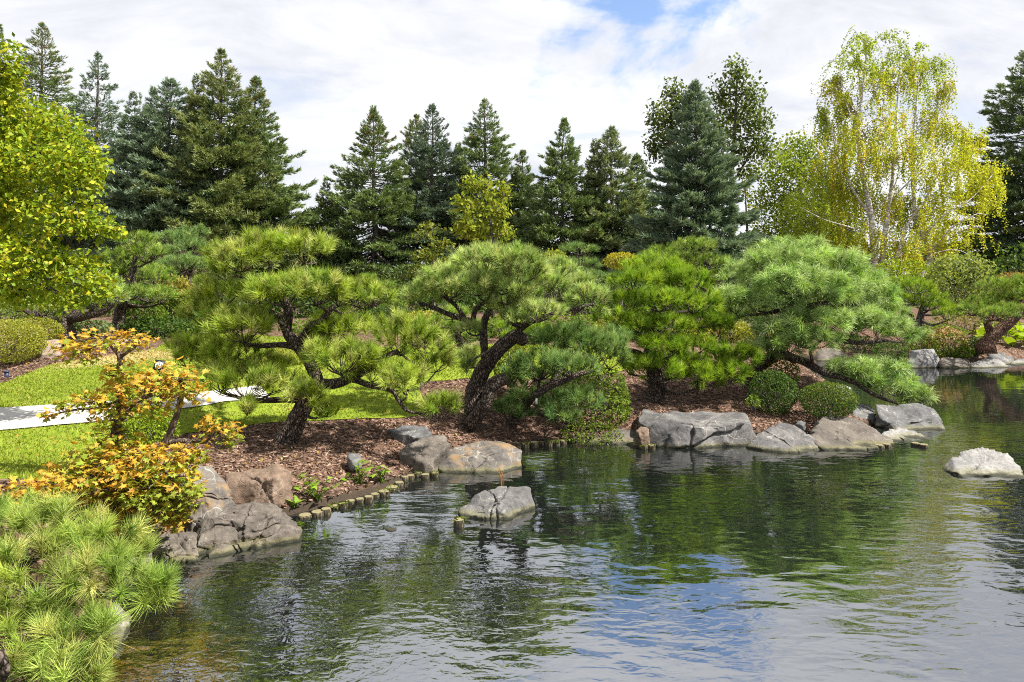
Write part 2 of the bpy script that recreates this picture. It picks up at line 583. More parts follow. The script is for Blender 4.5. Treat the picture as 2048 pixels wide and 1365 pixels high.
M['rock_red'] = rock_mat('red_brown_sandstone', (0.10, 0.07, 0.048), (0.175, 0.122, 0.088), (0.26, 0.19, 0.145), vein=(0.24, 0.19, 0.15), seed=2.4)
M['rock_pink'] = rock_mat('pink_granite', (0.225, 0.158, 0.128), (0.300, 0.225, 0.180), (0.390, 0.307, 0.255), seed=3.4)
M['rock_pale'] = rock_mat('pale_grey_granite', (0.153, 0.150, 0.148), (0.213, 0.208, 0.203), (0.280, 0.272, 0.259), seed=9.4)
M['rock_slate'] = rock_mat('dark_grey_slate', (0.061, 0.061, 0.064), (0.111, 0.111, 0.113), (0.183, 0.181, 0.177), seed=5.2)
M['log'] = bark_mat('weathered_log', (0.04, 0.035, 0.022), (0.15, 0.125, 0.075), 26, 0.3, 0.5)
M['log_end'] = flat_mat('log_end_grain', (0.19, 0.165, 0.09), 0.9)
M['moss'] = flat_mat('moss', (0.12, 0.15, 0.02), 0.95)
M['mulch'] = mulch_mat()
M['lawn'] = lawn_mat()
M['path'] = concrete_mat()
M['water'] = water_mat()
M['chip'] = vcol_mat('bark_chip')
M['black'] = flat_mat('black_sign_paint', (0.012, 0.012, 0.014), 0.4)
M['white'] = flat_mat('white_sign_print', (0.75, 0.75, 0.75), 0.5)
M['blue_metal'] = flat_mat('dark_blue_metal', (0.03, 0.035, 0.07), 0.4)
M['reed'] = flat_mat('dry_reed', (0.28, 0.12, 0.03), 0.8)

# ------------------------------------------------------------------ terrain
shore_px = [(190, 1365), (215, 1300), (245, 1240), (250, 1165), (285, 1130), (340, 1095), (430, 1062), (520, 1042), (592, 1030), (650, 1016),
            (705, 999), (760, 982), (808, 966), (838, 950), (850, 934), (895, 921), (960, 915), (1030, 900), (1085, 891), (1140, 886),
            (1210, 884), (1290, 881), (1400, 879), (1520, 877), (1640, 872), (1710, 862), (1748, 850), (1756, 842), (1746, 833),
            (1728, 822), (1700, 800), (1640, 778), (1590, 762), (1560, 745), (1535, 728),
            (1570, 716), (1650, 716), (1740, 722), (1810, 731), (1880, 733), (1960, 732), (2010, 727), (2048, 724), (2200, 720)]
shore = [W(*p)[:2] for p in shore_px]
POND = np.array([(-3.1, -12.0), (-2.9, 2.0), (-2.75, 3.3)] + [tuple(s) for s in shore] + [(45, 24), (45, -12)])
POND_S = POND
def inside(q, poly):
    q = np.asarray(q, float)
    x, y = q[:, 0], q[:, 1]
    r = np.zeros(len(q), bool)
    a = poly; b = np.roll(poly, -1, axis=0)
    for (x1, y1), (x2, y2) in zip(a, b):
        c = (y1 > y) != (y2 > y)
        if y2 != y1:
            r ^= c & (x < (x2 - x1) * (y - y1) / (y2 - y1) + x1)
    return r

def dist_poly(q, poly):
    q = np.asarray(q, float)
    d = np.full(len(q), 1e9)
    a = poly; b = np.roll(poly, -1, axis=0)
    for p1, p2 in zip(a, b):
        e = p2 - p1
        t = np.clip(((q - p1) @ e) / max(e @ e, 1e-9), 0, 1)
        d = np.minimum(d, np.linalg.norm(q - p1 - t[:, None] * e, axis=1))
    return d

ctrl_px = [(0, 960, 6.0), (150, 955, 6.1), (0, 840, 8.75), (400, 800, 10.0), (0, 750, 12.5), (150, 700, 14), (290, 690, 15), (380, 672, 18),
           (0, 700, 15), (480, 840, 9.7), (800, 830, 10.2), (572, 882, 9.03), (700, 870, 9.4), (720, 920, 8.3), (450, 950, 7.6), (945, 850, 10.55),
           (900, 760, 12.2), (950, 740, 13.2), (880, 725, 14.0), (1310, 800, 12.3), (1450, 800, 12.2), (1400, 830, 11.2), (1495, 770, 13.1),
           (1150, 860, 10.6), (1600, 840, 11), (1750, 850, 11), (1250, 700, 15), (1020, 690, 16), (1400, 690, 16), (1900, 710, 22),
           (1900, 690, 24), (2000, 690, 23), (1750, 700, 24), (100, 1000, 5.5), (250, 1000, 6.0), (0, 1100, 4.5), (100, 1250, 4.2), (600, 660, 18)]
ctrl = [P(*c) for c in ctrl_px] + [np.array(c, float) for c in
        [(-4.5, 1.5, .75), (-9, 6, .8), (-14, 12, 1.0), (-20, 25, 1.2), (-8, 30, 1.2), (4, 28, 1.2), (0, 22, 1.2), (16, 32, 1.0), (28, 30, 1.0), (40, 50, 1.2),
         (0, 60, 1.2), (-40, 50, 1.2), (20, 60, 1.2), (-60, 0, 1.0), (-30, 0, .9), (60, 30, 1.0), (0, 90, 1.2), (-60, 90, 1.2), (60, 90, 1.2)]]
ctrl = np.array(ctrl)
def _tps(r):
    return np.where(r > 0, r * r * np.log(np.maximum(r, 1e-9)), 0)
_n = len(ctrl)
_K = _tps(np.linalg.norm(ctrl[:, None, :2] - ctrl[None, :, :2], axis=2)) + np.eye(_n) * 0.02
_Q = np.hstack([np.ones((_n, 1)), ctrl[:, :2]])
_A = np.block([[_K, _Q], [_Q.T, np.zeros((3, 3))]])
_sol = np.linalg.solve(_A, np.concatenate([ctrl[:, 2], np.zeros(3)]))
def hgt(q):
    q = np.atleast_2d(np.asarray(q, float))[:, :2]
    r = _tps(np.linalg.norm(q[:, None, :] - ctrl[None, :, :2], axis=2))
    z = r @ _sol[:_n] + _sol[_n] + q @ _sol[_n + 1:]
    rad = np.linalg.norm(q - np.array([0, 30]), axis=1)
    wf = np.clip((rad - 45) / 25, 0, 1)
    z = np.clip(z, 0.12, 1.45) * (1 - wf) + 1.1 * wf
    z = z + 0.03 * fbm(np.column_stack([q * 0.9, np.zeros(len(q))]), 3, 5)
    ins = inside(q, POND_S)
    d = dist_poly(q, POND_S)
    land = 0.05 + (z - 0.05) * np.clip(d / 0.9, 0, 1) ** 0.75
    pond = 0.05 - 0.75 * np.clip(d / 0.25, 0, 1)
    return np.where(ins, pond, land)
def hz(x, y):
    return float(hgt([[x, y]])[0])
def G(px, py, d0=3.5, d1=40.0):
    """photo pixel -> point on the terrain"""
    Ds = np.linspace(d0, d1, 700)
    p = np.stack([(px - 1024) / F * Ds, Ds, H + (HY - py) / F * Ds], 1)
    below = p[:, 2] <= hgt(p[:, :2])
    i = int(np.argmax(below)) if below.any() else len(Ds) - 1
    return p[i]

gx = np.concatenate([np.array([-400, -200, -110, -70, -48, -34, -25, -19]), np.arange(-15, 20, 0.22), np.array([21, 23, 26, 30, 36, 45, 60, 85, 120, 200, 400])])
gy = np.concatenate([np.array([-60, -25, -10, -4, 0.]), np.arange(1.0, 27, 0.22), np.array([28, 30, 33, 37, 42, 48, 56, 66, 80, 110, 180, 300, 600])])
X, Y = np.meshgrid(gx, gy)
qq = np.column_stack([X.ravel(), Y.ravel()])
Z = hgt(qq)
nx, ny = len(gx), len(gy)
i = (np.arange(ny - 1)[:, None] * nx + np.arange(nx - 1)[None, :]).ravel()
g = Geo()
g.add(np.column_stack([qq, Z]), np.concatenate([np.stack([i, i + 1, i + nx + 1], 1), np.stack([i, i + nx + 1, i + nx], 1)]))
g.build('ground', M['mulch'], smooth=True, kind='structure')

g = Geo()
g.add([(-12, -12, 0), (45, -12, 0), (45, 26, 0), (-12, 26, 0)], [(0, 1, 2), (0, 2, 3)])
g.build('water', M['water'], kind='structure')

def sheet(name, poly_xy, m, off, step=0.28, kind='structure'):
    """flat region draped on the terrain: constrained triangulation of its outline plus inner points"""
    from mathutils.geometry import delaunay_2d_cdt
    poly = np.asarray(poly_xy, float)
    out = []
    for a, b in zip(poly, np.roll(poly, -1, axis=0)):
        k = max(1, int(np.linalg.norm(b - a) / step))
        for t in range(k):
            out.append(a + (b - a) * t / k)
    out = np.array(out)
    lo, hi = out.min(0), out.max(0)
    X_, Y_ = np.meshgrid(np.arange(lo[0], hi[0], step), np.arange(lo[1], hi[1], step))
    q = np.column_stack([X_.ravel(), Y_.ravel()])
    q = q[inside(q, out)]
    q = q[dist_poly(q, out) > step * 0.4]
    allv = [Vector(v) for v in out] + [Vector(v) for v in q]
    n = len(out)
    r = delaunay_2d_cdt(allv, [(k, (k + 1) % n) for k in range(n)], [], 0, 1e-5)
    v2 = np.array([v[:] for v in r[0]]); f = np.array([t for t in r[2]])
    cen = v2[f].mean(1)
    f = f[inside(cen, out)]
    e1 = v2[f[:, 1]] - v2[f[:, 0]]; e2 = v2[f[:, 2]] - v2[f[:, 0]]
    flip = (e1[:, 0] * e2[:, 1] - e1[:, 1] * e2[:, 0]) < 0
    f[flip] = f[flip][:, ::-1]
    v = np.column_stack([v2, hgt(v2) + off])
    return link(name, tri_mesh(name, v, f, None, m, True), None, kind)

def closed_smooth(pts, n=6):
    pts = np.asarray(pts, float)
    q = np.vstack([pts[-1], pts, pts[0], pts[1]])
    out = []
    for i in range(1, len(q) - 2):
        for t in np.linspace(0, 1, n, endpoint=False):
            a, b, c, d = q[i - 1], q[i], q[i + 1], q[i + 2]
            out.append(0.5 * (2 * b + (c - a) * t + (2 * a - 5 * b + 4 * c - d) * t * t + (3 * b - a - 3 * c + d) * t ** 3))
    return np.array(out)

def GP(px, py):
    return G(px, py)[:2]
# lawn in front of and behind the path, and the strip that runs on behind the pines
lawn_pts = [(-9.5, 6.6), GP(-60, 960), GP(60, 965), GP(150, 950), GP(200, 915), GP(330, 880), GP(440, 862), GP(540, 848), GP(690, 842), GP(800, 838), GP(850, 822),
            GP(840, 770), GP(900, 762), GP(980, 758), GP(1240, 745), GP(1260, 705), GP(1000, 690), GP(900, 700), GP(700, 690), GP(520, 672), GP(390, 668), GP(330, 690),
            GP(300, 702), GP(200, 716), GP(100, 732), GP(40, 755), GP(-60, 775), (-14, 12)]
LAWN = closed_smooth(lawn_pts, 5)
sheet('lawn', LAWN, M['lawn'], 0.012)
top_e = [GP(-60, 824), GP(60, 818), GP(180, 810), GP(300, 800), GP(400, 790), GP(460, 783), GP(520, 774)]
bot_e = [GP(540, 800), GP(460, 806), GP(410, 816), GP(300, 833), GP(180, 850), GP(60, 862), GP(-60, 870)]
PATH = np.vstack([smoothpath(top_e, 5), smoothpath(bot_e, 5), [(-14, 7.9), (-14, 9.6)]])
sheet('path', PATH, M['path'], 0.03)

# ------------------------------------------------------------------ rocks
_ico = {}
def ico(sub):
    if sub not in _ico:
        bm = bmesh.new()
        bmesh.ops.create_icosphere(bm, subdivisions=sub, radius=1)
        v = np.array([x.co[:] for x in bm.verts])
        f = np.array([[x.index for x in fc.verts] for fc in bm.faces])
        bm.free()
        _ico[sub] = (nrm(v), f)
    return _ico[sub]

def rock(name, label, pts, m, seed=0, sub=5, cat='rock', group=None, chips=10, cracks=4, rough=0.045, sink=0.45, strata=0.0, zmin=None):
    rng = np.random.default_rng(1000 + seed)
    p = np.array([P(*q) for q in pts])
    low = p[p[:, 2] < np.median(p[:, 2]) + 1e-6].copy()
    base = low.copy()
    base[:, 2] = (p[:, 2].min() if zmin is None else zmin) - sink
    base[:, :2] = base[:, :2].mean(0) + (base[:, :2] - base[:, :2].mean(0)) * 1.08
    back = p.copy(); back[:, 2] = base[0, 2]
    allp = np.vstack([p, base, back])
    bm = bmesh.new()
    for q in allp:
        bm.verts.new(q)
    res = bmesh.ops.convex_hull(bm, input=bm.verts[:])
    bm.normal_update()
    pl = []
    cen = allp.mean(0)
    cen[2] = (p[:, 2].max() + p[:, 2].min()) / 2 - 0.05
    for fc in bm.faces:
        nn = np.array(fc.normal[:]); d = nn @ (np.array(fc.verts[0].co[:]) - cen)
        if d < 0:
            nn, d = -nn, -d
        pl.append((nn, d))
    bm.free()
    dirs, fs = ico(sub)
    N = np.array([a for a, b in pl]); Dd = np.array([max(b, 0.02) for a, b in pl])
    def radial(dirs, N, Dd):
        c = dirs @ N.T
        r = np.where(c > 1e-4, Dd[None, :] / np.maximum(c, 1e-4), 1e6)
        return r.min(1)
    r = radial(dirs, N, Dd)
    v0 = dirs * r[:, None]
    size = (v0.max(0) - v0.min(0))
    sc = float(np.linalg.norm(size[:2]) / 1.5 + 0.1)
    # knock extra facets off the edges
    for k in range(int(chips * 1.1)):
        nn = rng.normal(size=3); nn[2] = abs(nn[2]) * 0.8; nn /= np.linalg.norm(nn)
        sup = (v0 @ nn).max()
        N = np.vstack([N, nn]); Dd = np.append(Dd, sup * rng.uniform(0.80, 0.98))
    r = radial(dirs, N, Dd) * 1.11
    v = dirs * r[:, None]
    # fracture faces: many small planes struck off near the surface, then a few stepped breaks
    nf = {3: 16, 4: 34, 5: 60, 6: 95}[sub]
    idx = rng.integers(0, len(v), nf)
    vi = v.copy()
    for k in range(nf):
        p0 = vi[idx[k]]
        c_ = dirs[idx[k]] @ N.T
        rr_ = np.where(c_ > 1e-4, Dd / np.maximum(c_, 1e-4), 1e6)
        nn = nrm(N[int(rr_.argmin())] + rng.normal(size=3) * 0.16)
        d0 = nn @ p0 - rng.uniform(0.0, 0.014) * sc
        cut = ((v @ nn) - d0)
        reach = np.clip(2.2 * (1 - np.linalg.norm(v - p0, axis=1) / (rng.uniform(0.16, 0.38) * sc)), 0, 1)
        push = np.where(cut > 0, cut, 0) * reach
        v = v - nn * np.minimum(push, 0.07 * sc)[:, None]
    for k in range(5 if sub >= 5 else 2):
        nn = nrm(rng.normal(size=3) * [1, 1, .6]); d0 = (v @ nn).max() * rng.uniform(0.1, 0.75)
        n2 = nrm(rng.normal(size=3)); 
        msk = ((v @ nn) > d0) & ((v @ n2) > (v @ n2).max() * rng.uniform(-0.1, 0.35))
        v = v - (dirs * msk[:, None]) * rng.uniform(0.008, 0.02) * sc
    # open cracks running through the block
    q = v / sc
    wob = fbm(q * 3.3 + 9, 3, seed + 60) * 0.09 * sc
    for k in range(cracks if sub >= 5 else 1):
        nn = nrm(rng.normal(size=3) * ([1, 1, .25] if k % 2 else [.25, .25, 1]))
        d0 = (v @ nn).min() + np.ptp(v @ nn) * rng.uniform(0.25, 0.8)
        gap = np.abs(v @ nn - d0 + wob)
        side_ = (v @ nn - d0 + wob) > 0
        v = v - dirs * (np.clip(1 - gap / (0.02 * sc), 0, 1) * 0.045 * sc + side_ * rng.uniform(-0.008, 0.02) * sc)[:, None]
    q = v / sc
    st = fbm(q * 2.1 + seed, 3, seed)
    disp = rough * sc * (0.30 * fbm(q * 7, 3, seed + 9) + 0.26 * fbm(q * 21, 3, seed + 20))
    rid = np.abs(fbm(q * 2.6 + 5, 3, seed + 31))
    disp -= rough * sc * 0.5 * np.clip(0.05 - rid, 0, 1) * 10
    if strata > 0:
        disp += strata * sc * (np.round(q[:, 2] * 7 + 0.6 * st) / 7 - q[:, 2]) * 0.8
    v = v + dirs * disp[:, None] * np.clip(r / (0.3 * sc), 0, 1)[:, None]
    g = Geo()
    ctr = np.array([cen[0], cen[1], 0.0])
    o = None
    v = v + cen
    me = tri_mesh(name, v - ctr, fs, None, m, False)
    o = link(name, me)
    o.location = tuple(ctr)
    return tag(o, label, cat, group)

rock('boulder', 'broad flat-topped grey boulder, largest in the row along the far pond edge',
     [(1285, 905, 10.25), (1500, 899, 10.3), (1390, 908, 10.05), (1278, 840, 10.35), (1300, 829, 10.45), (1517, 846, 10.4), (1420, 840, 10.2), (1350, 838, 10.2),
      (1288, 820, 11.3), (1508, 829, 11.1), (1400, 819, 11.5)], M['rock'], 1, 6, chips=9, rough=0.03)
rock('boulder', 'low grey boulder with a sloping right shoulder, right of the broad flat-topped boulder',
     [(1500, 890, 10.2), (1641, 900, 10.0), (1570, 905, 9.8), (1532, 848, 10.5), (1555, 842, 10.7), (1600, 850, 10.5), (1626, 868, 10.3), (1641, 890, 10.2)], M['rock'], 2, 6, chips=8, rough=0.035)
rock('boulder', 'brown-faced boulder with a pale sloping top below the round dark bush',
     [(1640, 900, 10.05), (1737, 899, 10.0), (1790, 886, 10.3), (1626, 872, 10.3), (1622, 832, 10.8), (1640, 829, 11.2), (1722, 838, 11.0), (1775, 866, 10.8)], M['rock_tan'], 3, 6, chips=8, rough=0.035)
rock('boulder', 'pale low boulder tapering into the water at the right end of the far row',
     [(1742, 893, 10.4), (1780, 851, 11.1), (1800, 850, 11.2), (1846, 868, 11.0), (1882, 888, 10.6), (1800, 894, 10.3)], M['rock_pale'], 4, 5, chips=7, rough=0.03)
rock('boulder', 'dark grey angular boulder under the hanging pine branch at the tip of the bank',
     [(1755, 816, 11.9), (1762, 808, 12.2), (1842, 808, 12.2), (1882, 826, 12.0), (1898, 858, 11.6), (1890, 867, 11.3), (1800, 869, 11.3), (1757, 852, 11.6)], M['rock_slate'], 5, 6, chips=9, rough=0.04)
rock('boulder', 'low brown-grey boulder half under the ivy, left of the broad flat-topped boulder',
     [(1175, 876, 10.6), (1240, 856, 10.9), (1278, 857, 10.8), (1284, 896, 10.2), (1262, 908, 10.0), (1182, 892, 10.4), (1168, 886, 10.6)], M['rock_tan'], 6, 5, chips=7)
rock('boulder', 'large rust-stained boulder on the bank below the leaning pine trunk',
     [(868, 938, 8.9), (886, 900, 9.3), (960, 881, 9.6), (1022, 881, 9.5), (1037, 895, 9.3), (1036, 926, 9.0), (985, 946, 8.75), (880, 949, 8.8), (930, 905, 9.0)], M['rock_rust'], 7, 6, chips=8, rough=0.04)
rock('boulder', 'brown wedge-shaped rock leaning on the rust-stained boulder',
     [(802, 889, 9.0), (822, 880, 9.2), (890, 869, 9.4), (901, 885, 9.2), (866, 920, 8.7), (808, 906, 8.8), (850, 926, 8.7)], M['rock_tan'], 8, 5, chips=5, rough=0.03, sink=0.2)
rock('boulder', 'flat dark slab lying on the mulch behind the wedge-shaped rock',
     [(774, 856, 9.6), (800, 852, 9.8), (850, 850, 9.8), (861, 865, 9.5), (846, 879, 9.3), (790, 864, 9.5)], M['rock_slate'], 9, 5, chips=4, rough=0.025, sink=0.15)
rock('stone', 'small grey stone alone on the mulch slope above the leafy shore plants',
     [(693, 908, 8.3), (720, 905, 8.4), (722, 918, 8.2), (706, 926, 8.1)], M['rock_slate'], 10, 3, chips=3, sink=0.1)
rock('boulder', 'pale grey peaked boulder standing alone in the dark water',
     [(914, 1022, 7.25), (945, 990, 7.4), (976, 968, 7.5), (1040, 967, 7.6), (1069, 985, 7.5), (1069, 1006, 7.4), (1010, 1038, 7.0), (930, 1032, 7.1), (1000, 1000, 7.1)],
     M['rock'], 11, 6, chips=10, rough=0.05)
rock('boulder', 'whitish smooth boulder rising from the water at the right edge',
     [(1886, 936, 9.0), (1914, 906, 9.1), (1966, 897, 9.2), (2014, 908, 9.1), (2068, 966, 8.5), (2044, 986, 8.2), (1966, 976, 8.3), (1900, 950, 8.7)], M['rock_pale'], 52, 6, chips=4, rough=0.03)
rock('boulder', 'upright grey rock with a sunlit top rising behind the cracked boulder',
     [(362, 945, 6.75), (375, 932, 6.95), (420, 929, 7.0), (446, 958, 6.95), (478, 1002, 6.8), (440, 1034, 6.5), (380, 1040, 6.45), (400, 960, 6.7)], M['rock_rust'], 14, 6, chips=10, rough=0.06)
rock('boulder', 'red-brown squared rock lying behind the cracked boulder',
     [(441, 952, 7.3), (550, 930, 7.5), (579, 945, 7.45), (579, 985, 7.3), (545, 1001, 7.1), (470, 995, 7.1), (445, 965, 7.2), (545, 955, 7.15)], M['rock_red'], 15, 5, chips=3, rough=0.02, sink=0.3, strata=0.05)
rock('boulder', 'shadowed dark rock between the foreground pine and the cracked boulder',
     [(245, 1078, 5.9), (300, 1056, 6.1), (306, 1118, 5.8), (252, 1124, 5.7)], M['rock_tan'], 16, 5, chips=5)
rock('boulder', 'mossy wet rock at the water beneath the foreground pine',
     [(165, 1215, 4.9), (235, 1203, 5.0), (262, 1238, 4.9), (240, 1275, 4.55), (180, 1290, 4.5)], M['rock_rust'], 17, 5, chips=6)
rock('stone', 'small pale stone just breaking the water surface left of the log stump',
     [(766, 1054, 6.8), (775, 1049, 6.9), (790, 1051, 6.88), (793, 1058, 6.75), (778, 1063, 6.7)], M['rock_pink'], 18, 4, chips=3, rough=0.03, sink=0.1)
rock('boulder', 'bright squared boulder standing in the water on the far shore below the peach bush',
     [(1816, 702, 20.6), (1866, 700, 20.9), (1872, 736, 20.3), (1818, 738, 20.2), (1840, 702, 20.3), (1880, 722, 20.6)], M['rock_pale'], 19, 5, chips=5, rough=0.03)
rock('boulder', 'low brownish rock between the squared boulder and the humped boulder on the far shore',
     [(1880, 722, 20.4), (1884, 714, 20.8), (1936, 718, 20.8), (1938, 734, 20.3), (1886, 737, 20.2)], M['rock_tan'], 20, 4, chips=4)
rock('boulder', 'broad humped pale boulder on the far shore at right',
     [(1936, 732, 20.4), (1950, 718, 20.7), (1975, 711, 20.9), (1995, 716, 20.8), (2018, 735, 20.4), (1975, 738, 20.2)], M['rock_pale'], 21, 5, chips=5, rough=0.035)
rock('boulder', 'dark flat rock behind the humped boulder on the far shore',
     [(1976, 706, 22.0), (2010, 705, 22.2), (2030, 716, 21.8), (2026, 730, 21.2), (1990, 728, 21.2)], M['rock_slate'], 22, 4, chips=4)
rock('boulder', 'pale low rock at the right frame edge of the far shore',
     [(2018, 727, 21.2), (2035, 716, 21.8), (2075, 716, 21.8), (2085, 730, 21.0), (2030, 733, 20.8)], M['rock_pale'], 23, 4, chips=4)
rock('boulder', 'dark grey rock in the water seen under the big right pine, on the far shore',
     [(1636, 700, 22.8), (1650, 696, 23.0), (1680, 698, 22.8), (1692, 708, 22.6), (1690, 721, 22.2), (1637, 722, 22.2)], M['rock_tan'], 24, 4, chips=4)
rock('stone', 'flat pale stepping stone behind the dense dark bush, nearer of two',
     [(1590, 764, 14.6), (1600, 759, 15.0), (1640, 761, 15.0), (1644, 768, 14.6), (1600, 771, 14.4)], M['rock_pale'], 25, 4, chips=2, sink=0.5)
rock('stone', 'flat pale stepping stone glimpsed above the round dark bush, farther right of two',
     [(1660, 774, 14.2), (1672, 769, 14.5), (1700, 774, 14.4), (1702, 781, 14.0), (1668, 781, 13.9)], M['rock_pale'], 26, 4, chips=2, sink=0.5)
rock('boulder', 'dark shaded rock between the dense dark bush and the round dark bush',
     [(1562, 795, 12.2), (1575, 786, 12.5), (1606, 788, 12.5), (1612, 815, 12.0), (1570, 818, 11.9)], M['rock_slate'], 27, 4, chips=4)
rock('boulder', 'flat dark slab behind the round dark bush beside the far water',
     [(1706, 810, 12.3), (1715, 805, 12.7), (1742, 810, 12.6), (1751, 820, 12.3), (1748, 836, 11.9), (1706, 836, 11.9)], M['rock_slate'], 28, 4, chips=4)
rock('stone', 'rounded pinkish stone cap showing between the two right-hand pines',
     [(1488, 653, 17), (1500, 643, 17.1), (1518, 640, 17.2), (1536, 646, 17.1), (1543, 654, 17), (1515, 656, 16.8)], M['rock_pink'], 29, 4, chips=3, rough=0.015, sink=0.45)
rock('boulder', 'pink rock beside the clipped yellow-green shrub on the left slope',
     [(74, 690, 13.7), (85, 679, 13.9), (118, 680, 13.9), (124, 702, 13.5), (80, 706, 13.4)], M['rock_pink'], 30, 4, chips=4)
rock('boulder', 'long pink rock on the mulch slope behind the maple top',
     [(168, 694, 14.6), (190, 676, 14.9), (250, 674, 14.9), (268, 690, 14.6), (255, 698, 14.3), (180, 700, 14.2)], M['rock_pink'], 31, 4, chips=4)
rock('stone', 'orange-brown stone wedged against the left end of the broad flat-topped boulder',
     [(1272, 862, 10.3), (1282, 852, 10.4), (1297, 855, 10.3), (1298, 868, 10.15), (1280, 878, 10.1)], M['rock_red'], 32, 4, chips=3, sink=0.2)
rock('stone', 'small dark stone in the soil gap above the low grey boulder',
     [(1590, 846, 10.85), (1598, 840, 10.9), (1612, 845, 10.85), (1606, 851, 10.75)], M['rock_slate'], 33, 3, chips=3, sink=0.1)

def ledges(label, blocks, m, seed, **kw):
    o = None
    for k, b in enumerate(blocks):
        q = rock('ledge', label, b, m, seed + k, **kw)
        if o is None:
            o = thing('boulder', label, 'rock', q.location)
        q.location = tuple(Vector(q.location) - o.location)
        q.parent = o
        for pr in ('label', 'category'):
            del q[pr]
    return o
ledges('big cracked grey-brown boulder under the orange maple at the near left bank', [
    [(597, 1046, 6.75), (592, 1080, 6.43), (575, 1052, 6.85), (470, 1062, 6.75), (380, 1086, 6.45), (400, 1120, 5.98), (480, 1100, 6.2), (590, 1056, 6.5), (480, 1075, 6.22), (400, 1096, 6.02)],
    [(592, 1036, 6.8), (590, 1060, 6.55), (565, 1008, 6.85), (500, 1004, 6.85), (470, 1010, 6.8), (465, 1040, 6.4), (540, 1028, 6.55), (470, 1072, 6.3), (585, 1066, 6.5)],
    [(478, 1014, 6.75), (470, 1040, 6.42), (474, 1078, 6.28), (400, 1038, 6.4), (392, 1086, 6.12), (385, 1030, 6.65), (440, 1012, 6.75), (440, 1035, 6.38)],
    [(398, 1060, 6.45), (404, 1112, 6.02), (320, 1062, 6.35), (300, 1098, 6.12), (312, 1126, 5.95), (352, 1058, 6.3), (350, 1120, 5.92), (380, 1082, 6.08), (400, 1124, 5.95)]],
    M['rock_tan'], 113, sub=6, chips=4, rough=0.028, strata=0.05, cracks=8)

# ------------------------------------------------------------------ log edging: every log is a thing of its own
def stake(px, py, rpx, h_top, label, group=None, D=None, moss=False, seed=0):
    """a log pile set upright in the pond edge; px, py = centre of its top"""
    rng = np.random.default_rng(seed)
    p = W(px, py, h_top)
    r = rpx * p[1] / F
    t = thing('log_pile', label, 'log', (p[0], p[1], 0), group)
    z = np.array([-0.45, -0.1, h_top * 0.4, h_top - 0.008, h_top - 0.002])
    rad = np.array([1.0, 1.0, 1.02, 1.0, 0.93]) * r
    tilt = rng.uniform(-0.06, 0.06, 2)
    pts = np.column_stack([p[0] + tilt[0] * z, p[1] + tilt[1] * z, z])
    g = Geo(); g.tube(pts, rad, 12, rough=0.12, seed=seed)
    g.build('log_side', M['log'], t, smooth=False)
    g = Geo()
    a = np.linspace(0, 2 * math.pi, 12, endpoint=False)
    rr = r * 0.9 * (1 + 0.06 * rng.normal(size=12))
    top = pts[-1]
    ring = np.column_stack([top[0] + rr * np.cos(a), top[1] + rr * np.sin(a), np.full(12, top[2] + 0.003)])
    g.add(np.vstack([ring, top + [0, 0, 0.008]]), [(k, (k + 1) % 12, 12) for k in range(12)])
    g.build('cut_face', M['log_end'], t)
    if moss:
        g = Geo()
        for k in range(26):
            aa = rng.uniform(0, 2 * math.pi); q = r * math.sqrt(rng.uniform(0.2, 1.1))
            c = np.array([top[0] + q * math.cos(aa), top[1] + q * math.sin(aa), top[2] + 0.004 - 0.05 * max(0, q / r - 0.95)])
            d = rng.normal(size=(3, 3)) * 0.022 * [1, 1, .5]
            g.add(c + d, [(0, 1, 2)], (0.10, 0.13, 0.02))
        g.build('moss_cushion', M['leaf'], t)
    return t

ROW = 'log piles edging the mulch bank in a curved row'
row = [(655, 597, 40), (727, 578, 38), (775, 561, 29), (822, 543, 29), (870, 530, 26), (912, 516, 27), (967, 505, 25), (1015, 492, 26), (1055, 477, 27), (1103, 461, 34), (1148, 438, 38), (1190, 411, 26),
       (1222, 380, 20)]
desc = ['dark wet log pile at the near end of the curved row, touching the cracked boulder', 'broad pale log pile, second from the near end of the curved row', 'low log pile third from the near end of the curved row',
        'mossy-rimmed log pile fourth from the near end of the curved row', 'mossy log pile below the largest leafy shore plant', 'log pile sixth from the near end of the curved row',
        'log pile at the middle of the curved row', 'log pile just past the middle of the curved row', 'log pile below the middle leafy shore plant',
        'wide mossy log pile, fourth from the far end of the curved row', 'widest mossy log pile, third from the far end of the curved row', 'pale log pile, second from the far end of the curved row', 'small log pile at the far end of the curved row']
for k, ((cx, cy, rr), lb) in enumerate(zip(row, desc)):
    stake(380 + cx * .3516, 820 + cy * .3516, rr * .3516, 0.02 + 0.009 * (k * 7 % 5) , lb, ROW, moss=k in (3, 4, 9, 10), seed=k)
GR2 = 'log piles clustered beside the rust-stained boulder'
for k, (cx, cy, lb) in enumerate([(1255, 340, 'upper left log pile of the cluster beside the rust-stained boulder'), (1253, 372, 'lower left log pile of the cluster beside the rust-stained boulder'),
                                  (1296, 358, 'mossy log pile in the middle of the cluster beside the rust-stained boulder'), (1342, 338, 'rear mossy log pile of the cluster beside the rust-stained boulder'),
                                  (1338, 366, 'front log pile of the cluster beside the rust-stained boulder'), (1390, 356, 'right end log pile of the cluster, touching the rust-stained boulder')]):
    stake(380 + cx * .3516, 820 + cy * .3516, 8.6, 0.045, lb, GR2, moss=k in (2, 3, 5), seed=40 + k)
GR3 = 'log piles along the shaded shore under the ivy'
nm = ['leftmost', 'second', 'third, palest', 'fourth', 'fifth', 'sixth', 'last, rightmost']
